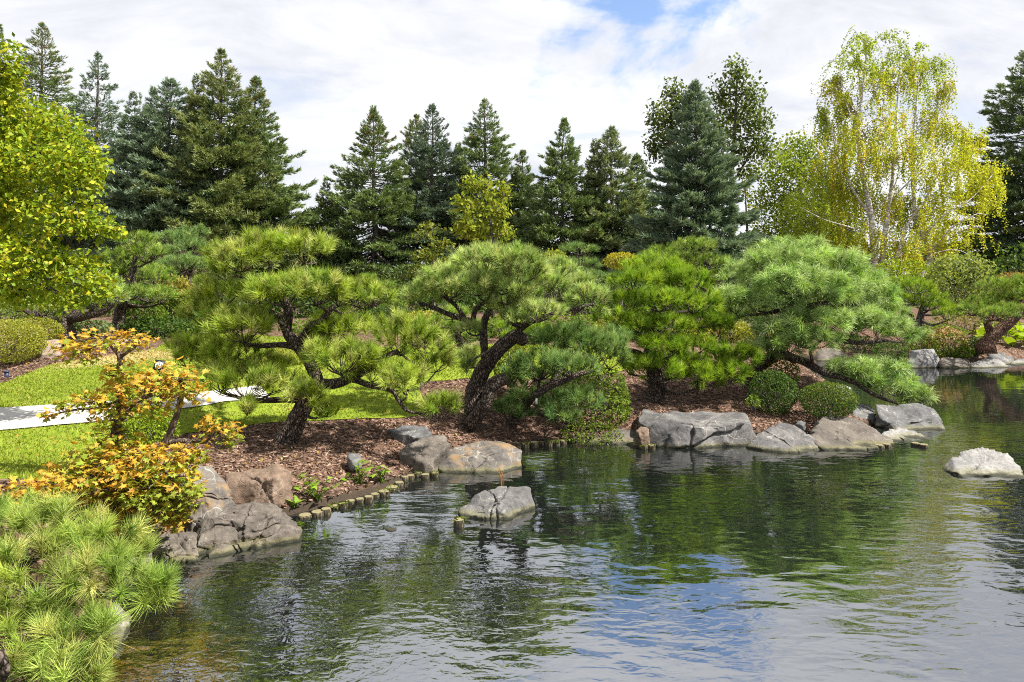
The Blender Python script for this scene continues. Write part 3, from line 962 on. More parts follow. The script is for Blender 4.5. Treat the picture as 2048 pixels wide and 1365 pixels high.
for k, (px, py) in enumerate([(1036, 887), (1050, 886), (1069, 884), (1084, 884), (1097, 882), (1112, 882), (1126, 881)]):
    stake(px, py, 8.2 if k != 2 else 9.5, 0.05 + 0.012 * (k * 5 % 3) if k != 2 else 0.08, nm[k] + ' log pile along the shaded shore under the ivy, counting from the rust-stained boulder', GR3, moss=k != 2, seed=60 + k)
GR4 = 'yellow-green log stubs in the water at the broad boulder'
for k, (px, py, hh, lb) in enumerate([(1288, 890, 0.06, 'front left log stub of the three before the broad flat-topped boulder'), (1303, 890, 0.06, 'front right log stub of the three before the broad flat-topped boulder'),
                                      (1290, 884, 0.08, 'rear log stub of the three before the broad flat-topped boulder')]):
    stake(px, py, 7.8, hh, lb, GR4, moss=True, seed=80 + k)
for k, (px, py, lb) in enumerate([(1759, 890, 'left log stub of the pair below the brown-faced boulder'), (1773, 888, 'right log stub of the pair below the brown-faced boulder'),
                                  (1831, 886, 'left log stub of the pair below the pale low boulder'), (1847, 889, 'right log stub of the pair below the pale low boulder')]):
    stake(px, py, 8.5, 0.04, lb, 'flat log stubs in the water along the far row', moss=False, seed=90 + k)
stake(918, 1039, 11, 0.065, 'single pale log stump standing in the water before the peaked boulder', moss=True, seed=99)

# ------------------------------------------------------------------ foliage builders
def pick(rng, pal, n):
    pal = np.asarray(pal, float)
    a = pal[rng.integers(0, len(pal), n)]; b = pal[rng.integers(0, len(pal), n)]
    t = rng.random((n, 1))
    return (a * t + b * (1 - t)) * rng.uniform(0.8, 1.2, (n, 1))

def needles(g, rng, pos, axis, n, L, wid, pal, spread=(0.25, 1.15), stem=0.1, bend=0.0, tipmul=1.3):
    """tufts of pine needles: pos, axis (T,3); n needles to a tuft"""
    T = len(pos)
    if T == 0:
        return
    tc_ = pick(rng, pal, T)
    ps = np.repeat(pos, n, 0); ax = np.repeat(nrm(axis), n, 0)
    rnd = rng.normal(size=(T * n, 3))
    perp = nrm(np.cross(ax, rnd))
    th = rng.uniform(spread[0], spread[1], (T * n, 1))
    d = ax * np.cos(th) + perp * np.sin(th)
    u = rng.random((T * n, 1))
    start = ps + ax * (u - 0.5) * stem
    ln = L * rng.uniform(0.7, 1.08, (T * n, 1)) * np.repeat(rng.uniform(0.8, 1.15, (T, 1)), n, 0)
    side = nrm(np.cross(d, rng.normal(size=(T * n, 3)))) * (wid * 0.5)
    tc_ = tc_ * rng.uniform(0.75, 1.25, (T, 1))
    col = np.repeat(tc_, n, 0) * rng.uniform(0.85, 1.15, (T * n, 1))
    m = T * n
    if bend <= 0:
        v = np.stack([start - side, start + side, start + d * ln], 1).reshape(-1, 3)
        c = np.stack([col * 0.8, col * 0.8, col * tipmul], 1).reshape(-1, 3)  # tuft self-shadow painted into the colour: darker base, lighter tip
        g.add(v, np.arange(m * 3).reshape(-1, 3), c)
    else:
        mid = start + d * ln * 0.55
        tip = mid + nrm(d + np.array([0, 0, -bend])) * ln * 0.5
        v = np.stack([start - side, start + side, mid + side * .9, mid - side * .9, tip], 1).reshape(-1, 3)
        c = np.stack([col * .95, col * .95, col, col, col * tipmul], 1).reshape(-1, 3)  # bent needles carry the painted self-shadow too, lightening towards the tip
        b = np.arange(m)[:, None] * 5
        g.add(v, np.concatenate([b + [0, 1, 2], b + [0, 2, 3], b + [3, 2, 4]]), c)

def pad_points(rng, cen, a, b, c, n, under=0.25):
    """points on a cloud-pruned pad: a dome, flatter below"""
    d = nrm(rng.normal(size=(n, 3)))
    low = d[:, 2] < 0
    flip = low & (rng.random(n) > under)
    d[flip, 2] *= -1
    r = rng.uniform(0.72, 1.03, (n, 1))
    lump = 1 + 0.3 * fbm(d * 2.6 + cen, 2, int(rng.integers(1e6)))[:, None]
    off = d * r * lump * np.array([a, b, c])
    off[:, 2] = np.where(off[:, 2] < 0, off[:, 2] * 0.55, off[:, 2])
    return cen + off, d

PAL_BLACK = [(0.222, 0.320, 0.033), (0.287, 0.378, 0.047), (0.157, 0.248, 0.033), (0.366, 0.431, 0.091), (0.444, 0.471, 0.144), (0.261, 0.339, 0.027)]
PAL_YEL = [(0.338, 0.430, 0.128), (0.430, 0.497, 0.197), (0.244, 0.349, 0.094), (0.349, 0.444, 0.140), (0.197, 0.310, 0.069), (0.443, 0.471, 0.186), (0.384, 0.497, 0.152)]
PAL_BRIGHT = [(0.183, 0.298, 0.023), (0.263, 0.377, 0.029), (0.126, 0.229, 0.020), (0.310, 0.412, 0.040), (0.206, 0.320, 0.034)]
PAL_WHITE = [(0.292, 0.424, 0.133), (0.371, 0.491, 0.199), (0.212, 0.345, 0.093), (0.438, 0.543, 0.239), (0.265, 0.384, 0.093)]
PAL_FORE = [(0.26, 0.36, 0.07), (0.34, 0.43, 0.10), (0.19, 0.30, 0.045), (0.31, 0.38, 0.06), (0.40, 0.40, 0.12), (0.14, 0.23, 0.035), (0.28, 0.38, 0.07)]
PAL_FAR = [(0.177, 0.278, 0.038), (0.240, 0.342, 0.057), (0.127, 0.215, 0.036), (0.304, 0.380, 0.089)]
PAL_DARKP = [(0.145, 0.245, 0.066), (0.198, 0.298, 0.086), (0.106, 0.192, 0.060), (0.264, 0.356, 0.119)]

def pine(name, label, D, trunks, pads, pal, seed, kd=1.0, L=0.17, wid=0.006, **kw):
    global KD
    KD = kd
    try:
        return _pine(name, label, D, [[(*q[:3], q[3] * kd) for q in tk] for tk in trunks], pads, pal, seed, L=L * kd, wid=wid * kd, **kw)
    finally:
        KD = 1.0

def _pine(name, label, D, trunks, pads, pal, seed, L=0.17, n_need=60, wid=0.006, dens=1.0, bend=0.0, bark='bark', group=None,
         spread=(0.18, 1.15), up=0.55, branches=(), under=0.10, depth=0.85, cat='tree', pad_h=0.8):
    rng = np.random.default_rng(seed)
    tr0 = [P(*q[:3]) for q in trunks[0]]
    base = tr0[0]
    t = thing(name, label, cat, (base[0], base[1], base[2] - 0.03), group)
    polys = []
    g = Geo()
    for k, tk in enumerate(trunks):
        pts = np.array([np.append(P(*q[:3]), q[3]) for q in tk])
        sp = smoothpath(pts, 6)
        if k == 0:
            sp = np.vstack([np.append(sp[0, :3] - [0, 0, 0.25], sp[0, 3] * 1.35), sp])
            sp[1, 3] *= 1.18
        g.tube(sp[:, :3], sp[:, 3], 12, rough=0.22, seed=seed + k)
        polys.append(sp)
    g.build('trunk', M[bark], t, smooth=False)
    for k, bk in enumerate(branches):
        pts = np.array([np.append(P(*q[:3]), q[3]) for q in bk])
        sp = smoothpath(pts, 6)
        gb = Geo(); gb.tube(sp[:, :3], sp[:, 3], 8, rough=0.25, seed=seed + 30 + k)
        gb.build('branch', M[bark], t)
        polys.append(sp)
    wood = np.vstack(polys)
    for pd in pads:
        px, py, rx, ry = pd[:4]
        dd = pd[4] if len(pd) > 4 else rng.uniform(-0.06, 0.06) * D
        Dp = D + dd
        cen = P(px, py, Dp)
        a, c = rx * Dp * KD / F, ry * pad_h * Dp * KD / F
        b = a * depth
        pivot = cen + np.array([0, 0, -c * 0.75])
        # limb from the nearest fitting wood to the underside of the pad
        dist = np.linalg.norm(wood[:, :3] - pivot, axis=1) + 1.2 * np.maximum(0, wood[:, 2] - pivot[2] - 0.02)
        at = wood[int(np.argmin(dist))]
        gl = Geo()
        r0 = min(at[3] * 0.6, 0.012 + 0.05 * a + 0.012 * np.linalg.norm(at[:3] - pivot))
        mid = (at[:3] + pivot) / 2 + rng.normal(size=3) * 0.10 * np.linalg.norm(at[:3] - pivot) + [0, 0, -0.10 * np.linalg.norm((at[:3] - pivot)[:2])]
        path = smoothpath(np.vstack([at[:3], mid, pivot]), 6)
        gl.tube(path, np.linspace(r0, max(r0 * 0.45, 0.006), len(path)), 7, rough=0.25, seed=seed + 77)
        nt = int(dens * max(10, 2.4 * (a * b + a * c + 0.3 * b * c) / (L * 0.42) ** 2 * 0.22 + 6))
        pos, d = pad_points(rng, cen, a, b, c, nt, under)
        # twigs fan out from the limb's end
        for q in range(0, nt, 3):
            e = pos[q]
            m_ = pivot * 0.45 + e * 0.55 + np.array([0, 0, -0.22 * abs(e[2] - pivot[2])]) + rng.normal(size=3) * 0.02
            tw = smoothpath(np.vstack([pivot, m_, e]), 3)
            gl.tube(tw, np.linspace(max(r0 * 0.35, 0.005), 0.0035, len(tw)), 4, cap=False)
        limb = gl.build('branch', M[bark], t)
        nout = nrm(d / np.array([a, b, c]))
        ax = nrm(nout * 0.75 + np.array([0, 0, up]) + rng.normal(size=(nt, 3)) * 0.18)
        gn = Geo()
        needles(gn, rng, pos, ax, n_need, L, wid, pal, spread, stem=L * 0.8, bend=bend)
        # inner shoots, their shade painted in by a darker palette
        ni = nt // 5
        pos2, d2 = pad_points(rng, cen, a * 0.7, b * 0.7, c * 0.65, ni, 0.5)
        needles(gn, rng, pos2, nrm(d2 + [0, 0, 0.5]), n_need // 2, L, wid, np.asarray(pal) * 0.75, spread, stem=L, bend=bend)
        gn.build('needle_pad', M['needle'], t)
    return t

def spruce(label, px, py, D0, hw, seed, pal, tips, bare=0.0, dens=1.0, base_z=None, group='spruces along the back of the garden', power=0.85, tops=(), droop=0.25, cones=0.0, sprig=0.40, name='spruce_tree'):
    rng = np.random.default_rng(seed)
    D = D0 * 1.38
    tip = P(px, py, D)
    bz = hz(tip[0], tip[1]) if base_z is None else base_z
    base = np.array([tip[0], tip[1], bz])
    h = tip[2] - bz
    R = 1.17 * hw * D / F
    t = thing(name, label, 'tree', base, group)
    gt = Geo(); gc = Geo()
    zs = np.linspace(0, 1, 14)
    lean = np.column_stack([0.02 * h * fbm(np.column_stack([zs * 2 + seed, zs, zs]), 2, seed), np.zeros(14), np.zeros(14)])
    tp = base + np.outer(zs, [0, 0, h]) + lean
    gt.tube(tp, 0.018 * h * (1 - zs) ** 0.9 + 0.012, 8)
    leaders = [(0.0, 0.0, 1.0, 1.0, 0.0)] + list(tops)          # x offset, y offset (m), height frac, width frac, start frac
    P0, DIR, COLR, LEN = [], [], [], []
    for (ox, oy, hf, wf, t0) in leaders:
        ox, oy = ox * 1.38, oy * 1.38
        nb = int(285 * dens * (0.45 + 0.55 * wf) * (1 - t0) * (hf) + 20)
        ts = t0 / hf + (1 - t0 / hf) * (np.sort(rng.random(nb)) ** 1.0)
        for k, tt in enumerate(ts):
            if tt < 0.03:
                continue
            z = tt * h * hf
            az = k * 2.39996 + rng.normal() * 0.35
            prof = (1 - tt) ** (power + 0.18)
            ln = 1.15 * R * wf * prof * (0.74 + 0.5 * rng.random() ** 1.6) + 0.06
            if bare > 0 and tt < bare and rng.random() < 0.55:
                continue
            pitch = -0.22 + 0.62 * tt ** 1.5 + rng.normal() * 0.08
            out = np.array([math.cos(az), math.sin(az), 0]); lat = np.array([-out[1], out[0], 0])
            o = base + np.array([ox, oy, z]) + np.array([np.interp(tt * hf, zs, lean[:, 0]), 0, 0])
            s = np.linspace(0, 1, 6)
            spine = o + np.outer(s * ln, out) + np.outer(ln * (pitch * s - droop * s + 0.42 * droop * 2 * s ** 3), [0, 0, 1])
            gt.tube(spine, 0.03 * (ln / 2.5 + 0.2) * (1.05 - s) + 0.004, 3, cap=False)
            ns = int(dens * (17 * ln + 8))
            sj = 1 - (rng.random(ns) ** 1.5) * (0.72 if tt > 0.12 else 0.6)
            wl = (0.42 * ln * (1.05 - sj) + 0.10) * rng.uniform(-1, 1, ns)
            pz = np.column_stack([np.interp(sj, s, spine[:, q]) for q in range(3)])
            pos = pz + lat * wl[:, None] + np.array([0, 0, 1]) * (rng.normal(size=ns) * 0.06 - 0.12 * np.abs(wl))[:, None]
            dr = nrm(out * 1.0 + lat * (wl / (np.abs(wl) + 0.25) * 0.9)[:, None] + np.array([0, 0, 1]) * (0.25 + 0.5 * tt + rng.normal(size=ns) * 0.25)[:, None])
            P0.append(pos); DIR.append(dr)
            cc = pick(rng, pal, ns)
            tipw = np.clip((sj - 0.35) / 0.5, 0, 1)[:, None] * rng.random((ns, 1)) ** 0.6
            cc = cc * (1 - tipw) + pick(rng, tips, ns) * tipw
            if cones > 0 and tt > 0.78:
                isc = rng.random(ns) < cones * 0.45
                cc[isc] = np.array([0.26, 0.13, 0.055]) * rng.uniform(0.7, 1.2)
            COLR.append(cc)
            LEN.append(np.full(ns, sprig * (0.42 + 0.62 * min(1.0, 1.6 * (1 - tt)))))
        if ox != 0:
            q = np.linspace(t0, hf, 6)
            gt.tube(base + np.column_stack([ox * np.clip((q - t0) / 0.1, 0, 1), oy * np.clip((q - t0) / 0.1, 0, 1), q * h]), 0.012 * h * (1.02 - q / hf), 5)
    # leader shoots
    for (ox, oy, hf, wf, t0) in leaders:
        q = rng.uniform(0, 0.05, 26) * h
        P0.append(base + np.column_stack([np.full(26, ox) + rng.normal(size=26) * 0.03, np.full(26, oy) + rng.normal(size=26) * 0.03, h * hf - q]))
        DIR.append(nrm(rng.normal(size=(26, 3)) * [0.3, 0.3, 0.2] + [0, 0, 1.0])); COLR.append(pick(rng, tips, 26)); LEN.append(np.full(26, 0.22))
    pos = np.vstack(P0); dr = np.vstack(DIR); cc = np.vstack(COLR); ln = np.concatenate(LEN)
    k = 6
    n = len(pos)
    ps = np.repeat(pos, k, 0); ax = np.repeat(dr, k, 0)
    perp = nrm(np.cross(ax, rng.normal(size=(n * k, 3))))
    th = rng.uniform(0.1, 0.8, (n * k, 1))
    d = ax * np.cos(th) + perp * np.sin(th)
    L_ = np.repeat(ln, k)[:, None] * rng.uniform(0.55, 1.0, (n * k, 1))
    st = ps + ax * rng.uniform(-0.4, 0.35, (n * k, 1)) * L_
    side = nrm(np.cross(d, rng.normal(size=(n * k, 3)))) * (0.115 * L_)
    v = np.stack([st - side, st + side, st + d * L_], 1).reshape(-1, 3)
    c3 = np.repeat(np.repeat(cc, k, 0) * rng.uniform(0.8, 1.2, (n * k, 1)), 3, 0)
    gc.add(v, np.arange(n * k * 3).reshape(-1, 3), c3)
    gt.build('trunk', M['bark_grey'], t)
    gc.build('crown', M['spruce'], t)
    return t

def leaf_quads(g, rng, pos, size, pal, upbias=0.5, fold=0.25, col=None, aspect=0.62):
    """simple pointed leaves, folded along the midrib (4 vertices, 2 triangles)"""
    n = len(pos)
    d = nrm(rng.normal(size=(n, 3)) + [0, 0, -0.35])
    nrmv = nrm(rng.normal(size=(n, 3)) + [0, 0, upbias * 2])
    sd = nrm(np.cross(d, nrmv))
    up_ = np.cross(sd, d)
    s = size * rng.uniform(0.7, 1.25, (n, 1))
    a = pos; b = pos + d * s
    m1 = pos + d * s * 0.45 + sd * s * aspect * 0.5 + up_ * s * fold * 0.3
    m2 = pos + d * s * 0.45 - sd * s * aspect * 0.5 + up_ * s * fold * 0.3
    v = np.stack([a, m1, b, m2], 1).reshape(-1, 3)
    c = pick(rng, pal, n) if col is None else col
    i = np.arange(n)[:, None] * 4
    g.add(v, np.concatenate([i + [0, 1, 2], i + [0, 2, 3]]), np.repeat(c, 4, 0))

def blob_points(rng, cen, rad, n, shell=0.55, lump=0.3, seed=0):
    d = nrm(rng.normal(size=(n, 3)))
    r = shell + (1 - shell) * rng.random((n, 1)) ** 0.6
    l = 1 + lump * fbm(d * 2.6 + seed, 3, seed)[:, None]
    return cen + d * r * l * np.asarray(rad)

def shrub(name, label, px, py, D, rx, ry, pal, seed, leaf=0.05, n=2200, lump=0.15, cat='shrub', group=None, depth=0.9, mat='leaf', top_pal=None, flat=False, ground=None):
    """leafy shrub: centre pixel, half width and half height in photo pixels"""
    rng = np.random.default_rng(seed)
    c = P(px, py, D)
    a, h2 = rx * D / F, ry * D / F
    gz = c[2] - h2 if ground is None else ground
    t = thing(name, label, cat, (c[0], c[1], gz), group)
    gs = Geo()
    for k in range(9):
        e = c + np.array([rng.uniform(-.7, .7) * a, rng.uniform(-.7, .7) * a * depth, rng.uniform(-0.1, 0.6) * h2])
        s0 = np.array([c[0] + rng.normal() * 0.12 * a, c[1] + rng.normal() * 0.12 * a, gz - 0.05])
        pth = smoothpath(np.vstack([s0, (s0 + e) / 2 + rng.normal(size=3) * 0.08 * a, e]), 4)
        gs.tube(pth, np.linspace(0.018 + 0.01 * a, 0.005, len(pth)), 5)
    gs.build('stems', M['bark_grey'], t)
    g = Geo()
    pos = np.vstack([blob_points(rng, c, (a, a * depth, h2), int(n * 0.75), 0.85, lump, seed), blob_points(rng, c, (a * .9, a * depth * .9, h2 * .9), n // 4, 0.5, lump, seed)])
    pos = pos[pos[:, 2] > gz + 0.01]
    col = pick(rng, pal, len(pos))
    if top_pal is not None:
        rel = np.clip((pos[:, 2] - c[2]) / h2 * 0.6 + 0.45 + 0.35 * fbm(pos / a * 2.2, 3, seed + 3), 0, 1)[:, None]
        msk = rng.random((len(pos), 1)) < rel
        col = np.where(msk, pick(rng, top_pal, len(pos)), col)
    leaf_quads(g, rng, pos, leaf, pal, 0.5, col=col)
    g.build('foliage', M[mat], t)
    return t

# ------------------------------------------------------------------ the five garden pines
pine('black_pine', 'cloud-pruned black pine with long bright needles, leftmost of the big pines on the bank', 8.6,
     [[(573, 884, 8.6, .150), (588, 850, 8.6, .125), (612, 805, 8.6, .105), (634, 764, 8.6, .085), (616, 722, 8.6, .075), (594, 692, 8.6, .07), (574, 662, 8.6, .062), (578, 625, 8.65, .05), (560, 575, 8.7, .04), (540, 535, 8.7, .03)]],
     [(482, 520, 62, 42, .1), (537, 503, 58, 40, .1), (608, 505, 60, 40, .2), (448, 545, 35, 25, .3),
      (573, 592, 66, 38, -.35), (631, 585, 58, 44, -.3), (526, 596, 45, 35, -.2), (722, 596, 55, 36, .2), (676, 596, 42, 30, 0.),
      (438, 596, 58, 42, .3), (409, 632, 45, 35, .4), (490, 660, 68, 44, -.2), (455, 640, 40, 25, .2),
      (385, 697, 48, 30, .5), (372, 718, 38, 26, .3), (461, 712, 72, 40, .2), (490, 770, 92, 45, -.2), (452, 750, 50, 35, .1), (540, 735, 40, 30, .3),
      (608, 803, 42, 38, -.45), (494, 823, 18, 14, -.5), (650, 825, 26, 14, -.3),
      (675, 660, 58, 36, .1), (800, 680, 75, 55, .1), (858, 702, 48, 40, .2), (681, 722, 74, 46, -.35), (814, 768, 52, 40, -.3), (872, 730, 38, 24, .3),
      (882, 820, 42, 28, -.3), (742, 748, 45, 30, -.2), (645, 680, 35, 25, .3)],
     PAL_BLACK, 11, kd=1.05, L=0.155, n_need=95, wid=0.0066, dens=1.05,
     branches=[[(634, 768, 8.6, .075), (668, 768, 8.55, .07), (701, 757, 8.5, .06), (735, 738, 8.55, .05), (760, 718, 8.6, .045), (795, 703, 8.7, .03)],
               [(701, 757, 8.5, .05), (745, 772, 8.4, .04), (783, 781, 8.35, .034), (798, 802, 8.3, .026), (815, 822, 8.3, .02), (850, 828, 8.3, .014)],
               [(594, 692, 8.6, .06), (620, 655, 8.5, .05), (643, 640, 8.45, .045), (668, 612, 8.4, .03)],
               [(574, 662, 8.6, .055), (556, 636, 8.5, .045), (537, 622, 8.45, .035), (515, 615, 8.4, .02)],
               [(594, 695, 8.6, .05), (560, 690, 8.6, .04), (525, 692, 8.6, .035), (490, 690, 8.6, .02)],
               [(578, 625, 8.65, .04), (545, 575, 8.7, .035), (505, 560, 8.75, .025), (470, 552, 8.75, .016)],
               [(616, 800, 8.6, .05), (560, 800, 8.5, .04), (500, 800, 8.45, .03), (440, 785, 8.4, .015)]])

pine('black_pine', 'spreading yellow-green pine with a thick leaning trunk in the middle of the bank', 9.8,
     [[(943, 852, 9.8, .15), (946, 815, 9.8, .135), (950, 778, 9.8, .125), (970, 735, 9.8, .115), (998, 699, 9.8, .105), (1030, 674, 9.8, .10), (1048, 682, 9.7, .09)],
      [(938, 852, 9.6, .10), (958, 826, 9.55, .095), (972, 806, 9.5, .09), (980, 780, 9.5, .09), (994, 764, 9.5, .095), (1014, 757, 9.5, .085)]],
     [(969, 528, 66, 38), (1019, 524, 58, 34), (931, 550, 58, 30), (1048, 545, 58, 34), (900, 580, 66, 32, -.3), (843, 598, 38, 24, -.2), (956, 575, 58, 30, -.4), (870, 556, 30, 18),
      (1013, 590, 62, 34, -.4), (1082, 575, 58, 36, -.1), (1142, 580, 52, 34), (1180, 606, 48, 38, .1), (1079, 628, 52, 28, -.5), (1019, 618, 48, 22, -.2), (1030, 640, 34, 16, -.4), (937, 661, 20, 11, -.2),
      (940, 715, 24, 18, .4), (935, 733, 14, 7, -.2), (1110, 545, 40, 28, .3)],
     PAL_YEL, 12, kd=1.08, L=0.135, n_need=85, wid=0.0066, dens=0.95,
     branches=[[(972, 733, 9.8, .07), (968, 690, 9.8, .06), (968, 648, 9.8, .055), (978, 622, 9.8, .05), (995, 590, 9.8, .035), (1005, 550, 9.8, .02)],
               [(968, 668, 9.8, .05), (952, 648, 9.75, .05), (931, 640, 9.7, .05), (900, 630, 9.65, .04), (873, 618, 9.6, .034), (840, 606, 9.6, .02)],
               [(931, 640, 9.7, .04), (912, 612, 9.65, .034), (888, 595, 9.6, .026), (862, 590, 9.6, .015)],
               [(945, 645, 9.7, .04), (952, 618, 9.65, .035), (975, 600, 9.6, .024), (985, 580, 9.6, .015)],
               [(1030, 674, 9.8, .07), (1045, 655, 9.7, .05), (1072, 640, 9.6, .04), (1100, 628, 9.6, .03), (1140, 620, 9.7, .028), (1190, 608, 9.8, .015)],
               [(972, 735, 9.7, .03), (985, 702, 9.5, .026), (960, 712, 9.45, .018), (938, 725, 9.4, .01)]])

pine('black_pine', 'dark green drooping pine limb mass hanging over the ivy right of the leaning trunk', 10.0,
     [[(1020, 850, 10.3, .08), (1045, 815, 10.1, .07), (1072, 789, 9.7, .06), (1100, 772, 9.6, .055), (1127, 761, 9.55, .05), (1160, 748, 9.6, .04), (1195, 740, 9.7, .025)]],
     [(1142, 692, 82, 48), (1190, 700, 68, 44, .3), (1079, 735, 58, 44, -.2), (1048, 760, 48, 34, .2), (1142, 738, 58, 28, -.5), (1218, 716, 42, 40, .3), (1100, 690, 50, 40, .4), (1225, 680, 30, 26, .5),
      (1020, 830, 40, 28, -.2), (1048, 805, 44, 30, -.1), (1127, 838, 34, 32, -.4), (1158, 805, 48, 30, -.2), (1100, 800, 40, 25, 0)],
     PAL_DARKP, 13, kd=1.06, L=0.145, n_need=85, wid=0.0066, dens=0.9,
     branches=[[(1100, 772, 9.6, .045), (1120, 740, 9.7, .035), (1142, 715, 9.8, .025)], [(1045, 815, 10.1, .05), (1085, 830, 9.9, .03), (1125, 845, 9.6, .015)]])

pine('black_pine', 'upright vivid green tiered pine standing on the mulch behind the broad flat-topped boulder', 11.5,
     [[(1310, 800, 11.5, .17), (1313, 768, 11.5, .14), (1306, 738, 11.5, .12), (1299, 700, 11.5, .10), (1297, 672, 11.5, .09), (1306, 628, 11.5, .07), (1318, 588, 11.5, .05), (1318, 550, 11.5, .03)]],
     [(1306, 545, 62, 34), (1267, 566, 50, 30), (1340, 555, 50, 30, .2), (1369, 572, 56, 34), (1255, 612, 52, 30, -.2), (1318, 606, 62, 30, -.5), (1388, 608, 54, 34, -.1), (1222, 642, 42, 24),
      (1337, 656, 58, 22, -.4), (1400, 642, 54, 25, .1), (1267, 660, 42, 22, -.2), (1330, 698, 58, 30, -.5), (1384, 696, 50, 26, -.2), (1314, 744, 60, 38, -.5), (1355, 730, 42, 30, -.3), (1270, 735, 34, 28, 0),
      (1398, 756, 48, 33, -.4), (1460, 710, 52, 28, -.1), (1466, 752, 38, 23, -.5), (1498, 722, 28, 18), (1431, 662, 40, 24, .3), (1420, 730, 40, 26, -.2), (1440, 760, 30, 18, -.2)],
     PAL_BRIGHT, 14, kd=1.07, L=0.155, n_need=85, wid=0.0075, dens=0.9,
     branches=[[(1304, 728, 11.5, .08), (1340, 715, 11.3, .06), (1384, 717, 11.2, .05), (1420, 725, 11.2, .045), (1443, 729, 11.2, .04), (1490, 728, 11.3, .02)],
               [(1298, 690, 11.5, .06), (1275, 668, 11.4, .045), (1250, 655, 11.35, .03), (1228, 650, 11.3, .015)],
               [(1302, 650, 11.5, .06), (1325, 632, 11.4, .045), (1360, 625, 11.35, .035), (1395, 622, 11.4, .02)],
               [(1310, 735, 11.5, .07), (1280, 708, 11.3, .05), (1255, 700, 11.2, .03)]])

pine('white_pine', 'broad grey-green white pine with soft long needles, rightmost of the big pines', 12.2,
     [[(1494, 772, 12.3, .13), (1503, 746, 12.3, .12), (1534, 720, 12.2, .11), (1557, 703, 12.2, .10), (1576, 666, 12.2, .09), (1585, 628, 12.2, .08), (1592, 590, 12.2, .055), (1600, 540, 12.2, .03)]],
     [(1599, 505, 58, 32), (1560, 532, 66, 40, -.1), (1658, 536, 72, 40, -.1), (1503, 562, 58, 40), (1599, 570, 82, 40, -.8), (1703, 572, 58, 42), (1472, 608, 48, 34), (1533, 606, 60, 34, -.5), (1625, 600, 58, 28, -.8),
      (1677, 596, 58, 34, -.4), (1748, 600, 44, 42, .1), (1458, 634, 38, 20, .1), (1770, 630, 36, 26, .2),
      (1548, 666, 44, 28, -.7), (1572, 694, 48, 26, -.8), (1638, 648, 68, 30, -.8), (1619, 682, 58, 26, -.9), (1705, 644, 60, 30, -.4), (1757, 660, 62, 34, -.2), (1804, 670, 38, 28, .1), (1535, 704, 28, 18, -.5),
      (1708, 742, 46, 20, -.6), (1759, 744, 48, 27, -.5), (1788, 775, 48, 28, -.5), (1828, 797, 32, 22, -.4), (1730, 765, 34, 16, -.6), (1680, 745, 26, 14, -.6)],
     PAL_WHITE, 15, kd=1.07, L=0.19, n_need=75, wid=0.0075, dens=1.0, bend=0.5, spread=(0.25, 1.3), up=0.55,
     branches=[[(1557, 706, 12.2, .09), (1574, 712, 12.0, .085), (1611, 725, 11.8, .075), (1634, 738, 11.7, .07), (1655, 748, 11.6, .06), (1690, 758, 11.55, .045), (1715, 769, 11.5, .04), (1748, 790, 11.5, .035), (1792, 807, 11.5, .02)],
               [(1576, 668, 12.2, .07), (1620, 672, 12.0, .05), (1681, 682, 11.9, .045), (1728, 686, 11.9, .04), (1770, 682, 11.9, .03), (1806, 686, 12, .016)],
               [(1585, 630, 12.2, .06), (1560, 622, 12.0, .05), (1530, 628, 11.9, .035), (1490, 632, 12, .016)],
               [(1588, 622, 12.2, .06), (1625, 610, 12.0, .045), (1665, 606, 12.0, .035), (1725, 612, 12.1, .018)]])

# foreground pine at the near left bank
pine('mugo_pine', 'bright green shrubby pine filling the lower left foreground', 4.4,
     [[(-60, 1420, 4.5, .05), (-20, 1300, 4.5, .045), (10, 1220, 4.5, .04), (40, 1130, 4.5, .03), (60, 1070, 4.5, .02)]],
     [(30, 1085, 105, 62, .1), (110, 1055, 85, 52, .3), (190, 1085, 78, 50, .15), (60, 1150, 120, 60, -.3), (170, 1150, 90, 55, -.2), (230, 1150, 70, 40, -.1), (262, 1175, 52, 34, -.15),
      (320, 1168, 20, 14, -.15), (282, 1112, 18, 16, .25), (20, 1040, 50, 40, .5), (306, 1200, 20, 12, -.2),
      (50, 1290, 120, 55, -.45), (150, 1270, 60, 36, -.5), (190, 1275, 48, 26, -.55), (110, 1340, 90, 45, -.6), (30, 1370, 90, 45, -.7), (150, 1375, 50, 35, -.7), (90, 1215, 85, 35, -.3), (160, 1220, 45, 28, -.1)],
     PAL_FORE, 16, L=0.135, n_need=120, wid=0.0040, dens=0.62, spread=(0.35, 1.25), up=0.35, under=0.3,
     branches=[[(10, 1220, 4.5, .035), (90, 1200, 4.35, .03), (180, 1190, 4.25, .022), (260, 1195, 4.25, .015), (330, 1180, 4.25, .008)],
               [(-20, 1300, 4.5, .035), (50, 1310, 4.1, .03), (130, 1290, 3.95, .02), (200, 1285, 3.85, .01)],
               [(-10, 1375, 3.7, .03), (10, 1340, 3.6, .028), (0, 1300, 3.6, .02)],
               [(40, 1130, 4.5, .026), (110, 1100, 4.5, .02), (180, 1070, 4.6, .012)]])

# ------------------------------------------------------------------ middle-distance pines
def mid_pine(label, D, trunk, pads, pal, seed, L=0.16, wid=0.011, n=34, dens=0.9, bark='bark', branches=(), **kw):
    return pine('garden_pine', label, D, trunk, pads, pal, seed, L=L, n_need=n, wid=wid, dens=dens, bark=bark, branches=branches, group='small pruned pines in the background', **kw)

